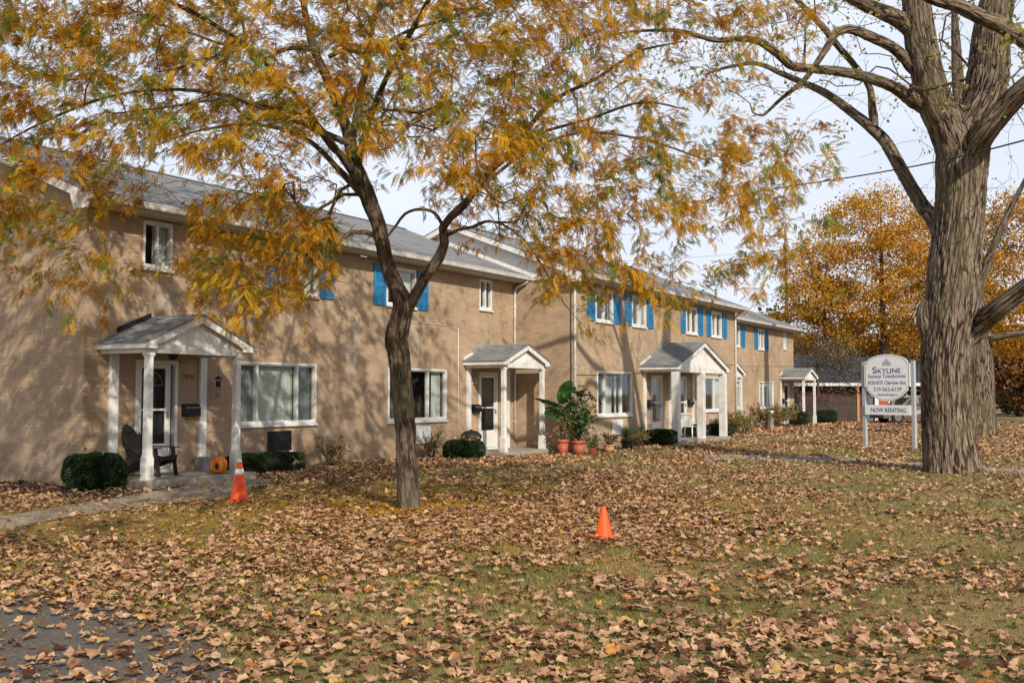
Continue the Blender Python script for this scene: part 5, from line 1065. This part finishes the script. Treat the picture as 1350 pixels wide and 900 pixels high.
q = offthing('spiky_plant', e5, .30, 'spiky plant of long green and straw blades in the black pot', 'plant')
bl = []; n = 90
for i in range(n):
    a = rng.uniform(0, 6.28); L = rng.uniform(.35, .65); o_ = rng.uniform(.1, .8); d = np.array([math.cos(a)*o_, math.sin(a)*o_, 1.]); d /= np.linalg.norm(d); s_ = np.cross(d, [0, 0, 1]); s_ /= np.linalg.norm(s_); w_ = .017
    p1 = d*L*.55; p2 = d*L+np.array([math.cos(a)*.12, math.sin(a)*.12, -.06])*o_; bl.append((np.array([-s_*w_*.5, s_*w_*.5, p1+s_*w_*.5, p1-s_*w_*.5, p2+s_*.002, p2-s_*.002]), np.array([(0, 1, 2, 3), (3, 2, 4, 5)]), np.full(2, rng.uniform(.1, .9))))
V, F, r_ = join(bl); link('blades', np_mesh('blades', V, F, r_), 'citrus', q)

# ---------------------------------------------------------------- things on the porches and the lawn
def cone(xpx, ypx, h, rb, collar, label, sq, tilt=0.):
    g = gp(xpx, ypx); e = empty('traffic_cone', (g[0], g[1], .02), R(20), label, 'traffic cone', 'orange traffic cones on the lawn'); rt = rb*.24
    rad = lambda u: rb+(rt-rb)*u
    MB().lathe([(rad(0)+.012, .028), (rad(0), .04), (rad(1), h*.985), (rad(1)*.8, h), (rad(1)*.6, h), (rad(1)*.55, h*.9)], 32).build('body', 'orange', e)
    b = MB(); b.prism([(-sq, -sq*.8), (-sq*.8, -sq), (sq*.8, -sq), (sq, -sq*.8), (sq, sq*.8), (sq*.8, sq), (-sq*.8, sq), (-sq, sq*.8)], 0, .03, 'z'); b.build('base', 'orange', e, .008)
    if collar: MB().lathe([(rad(.64)+.003, h*.64), (rad(.78)+.003, h*.78)], 32).build('collar', 'refl', e)
    if collar: MB().lathe([(rad(.925)+.002, h*.925), (rad(1.)+.002, h*.988), (rad(1.)*.8, h+.003)], 24).build('cone_tip', 'refl', e)
    e.rotation_euler = (tilt, 0, R(20)); return e
cone(315, 662, .655, .140, True, 'tall orange traffic cone with one white band beside the garden path', .17)
cone(796, 711, .365, .100, False, 'short plain orange traffic cone alone in the middle of the leafy lawn', .15)
# adirondack chair, built facing +x
X0, Y0, _ = gp(199, 627, .15); ch = empty('adirondack_chair', (X0, Y0, .15), R(-14), 'dark brown slatted adirondack chair on the nearest porch', 'chair')
def obox(mb, c, s_, ry=0., rz=0.):
    mt = Matrix.Translation(c) @ Matrix.Rotation(rz, 4, 'Z') @ Matrix.Rotation(ry, 4, 'Y'); return mb.box(-s_[0]/2, s_[0]/2, -s_[1]/2, s_[1]/2, -s_[2]/2, s_[2]/2, mt)
ba = R(-27)
bs = MB()
for i in range(-3, 4):
    y = i*.083; L = .86-.035*i*i*.55; u = Vector((math.sin(ba), 0, math.cos(ba))); c = Vector((-.20, y*1.05, .30))+u*(L/2); obox(bs, c, (.02, .074, L), ba)
for hgt in (.18, .52): obox(bs, Vector((-.20, 0, .30))+Vector((math.sin(ba), 0, math.cos(ba)))*hgt+Vector((-.022, 0, 0)), (.022, .60, .06), ba)
bs.build('backrest', 'brownwood', ch, .004)
ss = MB()
for i in range(6): obox(ss, (-.14+i*.094, 0, .285+i*.020), (.082, .56, .02), R(-12))
obox(ss, (.41, 0, .375), (.02, .56, .09), R(20)); ss.build('seat', 'brownwood', ch, .004)
for s_ in (-1, 1):
    a = MB(); obox(a, (.06, s_*.345, .585), (.74, .13, .022), 0); obox(a, (.30, s_*.300, .53), (.07, .02, .09)); a.build('armrest', 'brownwood', ch, .006)
    l = MB(); obox(l, (.34, s_*.31, .285), (.09, .025, .575), R(-9)); l.build('leg', 'brownwood', ch, .004)
    l = MB(); mt_ = Matrix.Translation((0, s_*.27, 0)); l.prism([(-.62, 0), (-.50, 0), (.42, .30), (.42, .42), (.36, .44), (-.25, .28)], s_*.27-.012, s_*.27+.012); l.build('leg', 'brownwood', ch, .004)
    l = MB(); obox(l, (-.33, s_*.31, .50), (.07, .022, .18), ba); l.build('arm_support', 'brownwood', ch, .003)
ch.scale = (.92, .92, .92)
# pumpkin
X0, Y0, _ = L2W(2.18, -1.17); pk = empty('pumpkin', (X0, Y0, .15), 0, 'orange carved pumpkin with one round opening on the nearest porch edge', 'pumpkin')
sc_ = .175
def pumprof(): return [(.02, .02)]+[(sc_*math.cos(a)**.75, .17+.165*math.sin(a)) for a in np.linspace(-1.45, 1.45, 15)]+[(.02, .325)]
sh = MB(); sh.lathe(pumprof(), 60, ribs=10, ribd=.08)
sh.build('shell', 'pump', pk)
MB().tube([(0, 0, .31), (.005, .01, .36), (.03, .02, .405)], [.02, .014, .017], 7).build('stalk', 'stem', pk)
dv = Vector((-X0, -Y0, 0)).normalized(); an = math.atan2(dv.y, dv.x)-.26
f = MB(); hh = MB()
def disc(mb, ry_, rz_, out, off_z=0., oy=0.):
    n_ = 28; vs_ = [(0, oy, .17+off_z)]+[(0, oy+ry_*math.cos(6.2832*k/n_), .17+off_z+rz_*math.sin(6.2832*k/n_)) for k in range(n_)]
    def bend(p):
        yy, zz = p[1], p[2]-.17; r2 = max(0, 1-(yy/.185)**2-(zz/.175)**2); return (math.sqrt(r2)*.172+out, yy, p[2])
    mt = Matrix.Rotation(an, 4, 'Z'); mb.add([mt @ Vector(bend(p)) for p in vs_], [(0, k+1, (k+1) % n_+1) for k in range(n_)], True)
disc(f, .118, .128, .006); f.build('cut_flesh', 'flesh', pk)
disc(hh, .040, .062, .010, -.012, .01); hh.build('opening', 'dark', pk)
X0, Y0, _ = L2W(2.62, -.22); gb = empty('grey_box', (X0, Y0, .15), ROT, 'small grey metal box on the nearest porch behind the pumpkin', 'box'); MB().box(-.10, .10, -.12, .12, 0, .25).build('body', 'metal', gb, .01); MB().box(-.11, .11, -.13, .13, .25, .275).build('lid', 'post', gb, .005)
# wind chime by the door
X0, Y0, _ = L2W(2.55+.63, -.35)
wc = empty('wind_chime', (L2W(3.02, -.2)[0], L2W(3.02, -.2)[1], 2.05), ROT, 'small rusty wind chime hanging from the nearest porch', 'wind chime')
m_ = MB(); m_.lathe([(.01, .02), (.085, -.03), (.09, -.045), (.01, -.05)], 16).lathe([(.05, -.08), (.055, -.2), (.03, -.21)], 12); m_.tube([(0, 0, .40), (0, 0, .0)], .003, 4); m_.build('top', 'brownwood', wc)
for k in range(5): a = k*1.2566; MB().tube([(.045*math.cos(a), .045*math.sin(a), -.2), (.045*math.cos(a), .045*math.sin(a), -.42-.03*(k % 3))], .010, 6).build('chime_tube', 'tanpot', wc)
# domed bin
bn = empty('dustbin', L2W(12.1, -.5, 0), ROT, 'black round bin with a domed lid behind the leaf topped shrub', 'bin'); on_plane_px(bn, 621, -.55)
MB().lathe([(.22, 0), (.27, .52), (.29, .53), (.29, .56), (.2, .56)], 28).build('body', 'black', bn); MB().lathe([(.31, .56), (.31, .59), (.27, .66), (.18, .73), (.06, .76), (.01, .765)], 28).build('lid', 'black', bn); hb = MB(); hb.box(-.06, .06, -.01, .01, .76, .785); hb.box(.29, .35, -.03, .03, .53, .56); hb.build('handle', 'black', bn)
# plastic garden chair on the wide porch
X0, Y0, _ = L2W(22.55, -2.75); wc = empty('garden_chair', (X0, Y0, .12), ROT, 'white plastic garden chair between the posts of the wide shared porch', 'chair')
s = MB(); s.box(-.24, .24, -.22, .24, .40, .435); s.build('seat', 'wpvc', wc, .012)
s = MB()
for i in range(-3, 4): s.prism([(-.24, 0)], 0, 0) if False else obox(s, (-.27-.0, i*.062, .64), (.018, .045, .44), R(-10))
obox(s, (-.325, 0, .865), (.03, .50, .07), R(-10)); obox(s, (-.235, -.235, .62), (.03, .03, .5), R(-10)); obox(s, (-.235, .235, .62), (.03, .03, .5), R(-10)); s.build('backrest', 'wpvc', wc, .01)
for sx in (-1, 1):
    for sy in (-1, 1): MB().tube([(sx*.21, sy*.22, .42), (sx*.26, sy*.25, 0)], [.028, .02], 8).build('leg', 'wpvc', wc)
    MB().tube([(-.27, sx*.25, .62), (.0, sx*.27, .65), (.22, sx*.26, .63), (.25, sx*.25, .42)], [.022, .026, .024, .02], 8).build('armrest', 'wpvc', wc)
# pipe on the far lawn edge
pp = empty('white_pipe', L2W(39.4, -1.7, 0), ROT, 'short thick white plastic pipe standing by the far block', 'pipe'); on_plane_px(pp, 1017, -1.9)
m_ = MB(); m_.lathe([(.13, 0), (.13, .84), (.145, .84), (.145, .90), (.12, .91), (.01, .92)], 24); m_.build('body', 'wpvc', pp)
# dark chair on the farthest porch
X0, Y0, _ = L2W(44.1, -.75); dc = empty('patio_chair', (X0, Y0, .08), ROT+R(180), 'dark metal patio chair under the farthest porch', 'chair')
s = MB(); s.box(-.25, .25, -.25, .25, .40, .43); s.build('seat', 'brownwood', dc, .01); s = MB()
for i in range(-3, 4): obox(s, (-.28, i*.07, .66), (.015, .02, .5), R(-8))
obox(s, (-.315, 0, .91), (.02, .48, .03)); s.build('backrest', 'brownwood', dc)
for sx in (-1, 1):
    for sy in (-1, 1): MB().tube([(sx*.23, sy*.23, .41), (sx*.27, sy*.26, 0)], .013, 6).build('leg', 'brownwood', dc)

# ---------------------------------------------------------------- rental sign
pL, pR = gp(1141, 591), gp(1206, 594); Lx = math.dist(pL[:2], pR[:2]); ang = math.atan2(pR[1]-pL[1], pR[0]-pL[0]); W_ = Lx
sg = empty('rental_sign', ((pL[0]+pR[0])/2, (pL[1]+pR[1])/2, 0), ang, 'white curved townhome rental sign on two grey posts left of the huge trunk', 'sign')
h_ = W_/2
for s_ in (-1, 1): MB().box(s_*h_-.055, s_*h_+.055, -.055, .055, -.1, 2.70).build('post', 'post', sg, .006)
# panel outline: arched top, stepped shoulders and hips, curved foot
def sign_outline(hw):
    hw = hw; T, S_, K, B = 2.91, 2.66, 1.92, 1.48; P = []; a0 = hw-.06
    for x in np.linspace(-a0, a0, 25): P.append((x, S_+(T-S_)*(1-(x/a0)**2)**.58+.015*(abs(x) > .99*a0)*0))
    P += [(a0, S_-.03), (hw, S_-.05), (hw, K), (hw-.075, K-.01), (hw-.075, K-.10)]
    b0 = hw-.075
    for x in np.linspace(b0, -b0, 25)[1:-1]: P.append((x, B+(K-.10-B)*(abs(x)/b0)**2.3))
    P += [(-(hw-.075), K-.10), (-(hw-.075), K-.01), (-hw, K), (-hw, S_-.05), (-a0, S_-.03)]
    return P
ol = sign_outline(h_-.058); pb = MB(); pb.prism(ol, -.085, -.060); pan = pb.build('panel', 'signw', sg)
bd = MB(); c0 = 2.2; inn = [(x*.955, c0+(z-c0)*.96) for x, z in ol]; in2 = [(x*.940, c0+(z-c0)*.946) for x, z in ol]; nn_ = len(inn)
bd.add([(x, -.0875, z) for x, z in inn]+[(x, -.0875, z) for x, z in in2], [(i, (i+1) % nn_, nn_+(i+1) % nn_, nn_+i) for i in range(nn_)]); bd.build('border_line', 'navy', pan)
lp_ = MB().box(-h_+.058, h_-.058, -.085, -.060, 1.06, 1.36).build('lower_panel', 'signw', sg); yt = -.0885
fit('S', .155, .20, 'navy', pan, -.40, 2.43, yt, .004); fit('KYLINE', .76, .145, 'navy', pan, .085, 2.405, yt, .004)
fit('Seaway Townhomes', 1.24, .155, 'lblue', pan, 0, 2.23, yt, .002); fit('8320-8332 Clairview Ave.', 1.27, .115, 'lblue', pan, 0, 2.045, yt, .002)
fit('519-562-6139', .92, .125, 'lblue', pan, .02, 1.845, yt, .004); fit('skylineliving.ca', .66, .095, 'lblue', pan, .02, 1.67, yt)
fit('NOW RENTING', 1.16, .135, 'navy', lp_, .03, 1.205, yt, .003)
em = MB()
for ci, n_ in enumerate([3, 4, 5, 7, 5, 4, 3]):
    for k in range(n_):
        x = (ci-3)*.042; z = 2.575+k*.036; em.box(x-.013, x+.013, -.0885, -.0865, z-.011, z+.011)
em.build('emblem', 'lblue', pan)

# ---------------------------------------------------------------- bungalow, fence, car, pole, wires behind
Yb = 62.
hb_ = empty('bungalow', (X(1130, Yb), Yb, 0), 0, 'low dark roofed brick bungalow with a red door behind the rental sign', 'house')
sx_ = lambda p: X(p, Yb)-X(1130, Yb)
M['rbrick'] = brickmat('red_brick', (.16, .055, .035)); M['dkshingle'] = shinglemat('dark_shingles', (.045, .05, .065)); M['reddoor'] = mat('red_door_paint', (.40, .06, .03), .5); M['garage'] = mat('blue_grey_paint', (.10, .12, .16), .6); M['fence'] = mat('weathered_fence', (.055, .038, .03), .85, .25, 4)
w = MB(); holes_panel(w, sx_(1052), sx_(1260), -.2, 2.35, 0, [(sx_(1138.5), sx_(1152), 0, 2.1), (sx_(1155.5), sx_(1173), 0, 2.12), (sx_(1180), sx_(1212), .8, 1.95)]); w.add([(sx_(1052), 8, -.2), (sx_(1052), 0, -.2), (sx_(1052), 0, 2.35), (sx_(1052), 4, 4.1), (sx_(1052), 8, 2.35)], [(0, 1, 2, 3, 4)]); w.add([(sx_(1260), 8, -.2), (sx_(1260), 0, -.2), (sx_(1260), 0, 2.35), (sx_(1260), 4, 4.1), (sx_(1260), 8, 2.35)], [(4, 3, 2, 1, 0)]); w.build('wall', 'rbrick', hb_)
rf = MB(); 
for a, b in ((-.7, 4), (8.7, 4)): poly = [(a, 2.28), (b, 4.15), (b, 4.25), (a, 2.38)]; rf.prism(poly if a > b else poly[::-1], sx_(1052)-.5, sx_(1260)+.5, 'x')
r2 = rf.build('roof', 'dkshingle', hb_); MB().box(sx_(1052)-.5, sx_(1260)+.5, -.75, -.702, 2.18, 2.36).build('fascia', 'white', r2)
g_ = MB(); g_.box(sx_(1138.5), sx_(1152), .10, .14, 0, 2.1); 
for k in range(4): g_.box(sx_(1138.5), sx_(1152), .085, .099, .04+k*.52, .50+k*.52)
g_.build('garage_door', 'garage', hb_); MB().box(sx_(1152), sx_(1155.4), -.06, .05, 0, 2.2).build('trim', 'white', hb_)
dd = MB().box(sx_(1158), sx_(1171), .10, .14, .12, 2.1).build('door', 'reddoor', hb_); MB().box(sx_(1169.5), sx_(1170), .06, .10, 1.0, 1.12).build('handle', 'metal', dd); MB().box(sx_(1155.6), sx_(1158), .05, .16, .1, 2.12).box(sx_(1171), sx_(1173), .05, .16, .1, 2.12).box(sx_(1153), sx_(1175), -1.0, -.01, -.1, .12).build('door_frame', 'white', hb_)
ww = MB().box(sx_(1180), sx_(1212), .10, .12, .8, 1.95).build('window', 'dark', hb_); q = MB(); q.box(sx_(1180), sx_(1212), .04, .09, .8, .87); q.box(sx_(1180), sx_(1212), .04, .09, 1.88, 1.95); q.box(sx_(1195)-.03, sx_(1195)+.03, .04, .09, .87, 1.88); q.build('frame', 'white', ww)
MB().box(sx_(1124), sx_(1127), -.72, -.5, 0, 2.2).build('column', 'tanpot', hb_)
fe = empty('wooden_fence', (X(1088, 59.5), 59.5, 0), 0, 'weathered brown board fence between the far block and the bungalow', 'fence'); b = MB(); xx = -1.6
while xx < 1.75: b.box(xx, xx+.13, 0, .02, .05, 1.55+random.uniform(-.02, .03)); xx += .142
b.build('boards', 'fence', fe)
for z in (.35, 1.3): MB().box(-1.6, 1.75, .021, .06, z, z+.08).build('rail', 'fence', fe)
for x in (-1.62, .05, 1.76): MB().box(x-.05, x+.05, .021, .12, -.2, 1.65).build('post', 'fence', fe)
# parked car, nose to the left
M['carpaint'] = mat('beige_car_paint', (.13, .11, .09), .3, .04, 3, coat=.5, metal=.3); M['tyre'] = mat('tyre_rubber', (.018, .018, .018), .8); M['rim'] = mat('wheel_alloy', (.20, .20, .21), .35, metal=.7); M['carglass'] = mat('car_glass', (.02, .025, .03), .08, spec=.8); M['lamp'] = mat('lamp_lens', (.7, .7, .68), .15)  # car paint darkened: the trees' shade is put into its colour
car = empty('parked_car', (X(1178, 58.6), 58.6, .01), R(6), 'beige parked car partly hidden behind the rental sign and the huge trunk', 'car')
prof = [(-1.1, .28), (-1.12, .55), (-1.02, .78), (-.45, .95), (-.05, 1.0), (.55, 1.46), (1.0, 1.60), (2.5, 1.60), (3.05, 1.45), (3.25, 1.0), (3.32, .6), (3.25, .30)]
body = MB(); ys = [-.86, -.90, -.86, -.70]; 
def carsec(sc, dz): return [(x, z) for x, z in prof]
arch = lambda cx: [(cx+.36*math.cos(a), .30+.36*math.sin(a)) for a in np.linspace(math.pi, 0, 9)][::-1]
low = [(3.25, .30)]+[(x, z) for x, z in [(2.35+.38*math.cos(a), .30+.38*math.sin(a)) for a in np.linspace(0, math.pi, 9)]]+[(x, z) for x, z in [(-.25+.38*math.cos(a), .30+.38*math.sin(a)) for a in np.linspace(0, math.pi, 9)]]
sil = prof[:-1]+low; sil2 = [(x*.97+.03, z if z < 1.0 else 1.0+(z-1.0)*.98) for x, z in sil]
n_ = len(sil); secs = [(-.90, sil, 0), (.90, sil, 0)]
body.add([(x, -.90+(.0 if z < 1.0 else (z-1.0)*.35), z) for x, z in sil]+[(x, .90-(.0 if z < 1.0 else (z-1.0)*.35), z) for x, z in sil], [tuple(range(n_)), tuple(range(n_, 2*n_))[::-1]]+[(i, n_+i, n_+(i+1) % n_, (i+1) % n_) for i in range(n_)]); body.build('body', 'carpaint', car, .03)
gl = MB()
for sgn in (-1, 1):
    yy = lambda z: sgn*(.905-(z-1.0)*.35)
    for poly in ([(.12, 1.04), (.98, 1.04), (.98, 1.50), (.62, 1.44)], [(1.05, 1.04), (1.9, 1.04), (1.9, 1.52), (1.05, 1.51)], [(1.97, 1.04), (2.95, 1.04), (2.75, 1.44), (1.97, 1.52)]): gl.add([(x, yy(z), z) for x, z in poly], [(0, 1, 2, 3)])
gl.add([(-.02, -.78, 1.03), (-.02, .78, 1.03), (.53, .68, 1.47), (.53, -.68, 1.47)], [(0, 1, 2, 3)]); gl.v = [(x, y, z+.012) for x, y, z in gl.v]; gl.build('windows', 'carglass', car)
for cx in (-.25, 2.35):
    for sgn in (-1, 1):
        t_ = MB(); prof_ = [(.21, -.1), (.31, -.1), (.335, -.07), (.335, .07), (.31, .1), (.21, .1)]; t_.lathe(prof_, 28); mt = Matrix.Translation((cx, sgn*.83, .335)) @ Matrix.Rotation(math.pi/2, 4, 'X'); t_.v = [tuple(mt @ Vector(v)) for v in t_.v]; wh = t_.build('wheel', 'tyre', car)
        r_2 = MB(); r_2.lathe([(.02, -.02), (.05, -.02), (.05, .0), (.02, .0)], 12)
        for k in range(5): a = k*1.2566; r_2.box(-.03, .03, .03, .20, -.015, .01, Matrix.Rotation(a, 4, 'Z'))
        r_2.lathe([(.19, -.03), (.215, -.03), (.215, .03), (.19, .03)], 24); mt = Matrix.Translation((cx, sgn*.925, .335)) @ Matrix.Rotation(math.pi/2, 4, 'X'); r_2.v = [tuple(mt @ Vector(v)) for v in r_2.v]; r_2.build('rim', 'rim', wh)
for sgn in (-1, 1): MB().box(-1.13, -1.0, sgn*.62-.16, sgn*.62+.16, .60, .74).build('headlight', 'lamp', car, .02)
MB().box(-1.14, -1.10, -.40, .40, .45, .66).build('grille', 'dark', car)
# utility pole
Yp = 92.; up_ = empty('utility_pole', (X(1038.5, Yp), Yp, 0), 0, 'grey wooden utility pole rising beyond the far roof', 'utility pole')
m_ = MB(); zt = at(1038, 300, Yp).z; m_.tube([(0, 0, 0), (0, 0, zt*.5), (-.05, 0, zt)], [.19, .16, .12], 10); m_.build('pole', 'polewood', up_)
m_ = MB(); m_.tube([(0, 0, zt-.1), (0, 0, zt+.75)], .04, 6); m_.lathe([(.03, zt+.35), (.07, zt+.38), (.04, zt+.45), (.07, zt+.5), (.03, zt+.56)], 10); m_.build('insulator', 'metal', up_)
m_ = MB(); m_.box(-.32, .0, -.3, -.12, zt-2.4, zt-1.7); m_.tube([(-.16, -.2, zt-1.7), (-.16, -.2, zt-1.3)], .03, 6); m_.build('fitting', 'polewood', up_)
def wire(label, pts, r, m='wire', name='overhead_wire', g='overhead wires by the pole', sag=.3):
    P = []; 
    for (a, b) in zip(pts[:-1], pts[1:]):
        a, b = Vector(a), Vector(b)
        for k in range(24): u = k/24; P.append(a*(1-u)+b*u-Vector((0, 0, sag*4*u*(1-u))))
    P.append(Vector(pts[-1])); o = MB().tube(P, r, 5).build(name, m); tag(o, label, 'cable', g); return o
pt = lambda dz: Vector((X(1038.5, Yp), Yp, zt+dz))
wire('thin grey wire from the top of the utility pole to the left', [at(560, 316, 95), pt(.75)], .016, sag=.6); wire('thin grey wire from the top of the utility pole to the right', [pt(.75), at(1500, 282, 88)], .018, sag=.5)
wire('lower thin grey wire left of the utility pole', [at(560, 345, 95), pt(-2.0)], .018, sag=.6); wire('lower thin grey wire right of the utility pole', [pt(-2.0), at(1500, 305, 88)], .016, sag=.5)
wire('thin grey wire at the upper right crossing behind the huge trunk', [at(1190, 247, 60), at(1500, 240, 60)], .012, sag=.2)
wire('thick black service cable crossing in front of the huge trunk', [at(540, 333, 50), at(880, 271, 34), at(1050, 244, 26), at(1206, 219, 21), at(1350, 185, 17), at(1600, 118, 12.5)], .016, 'cable', 'service_cable', None, sag=.02)
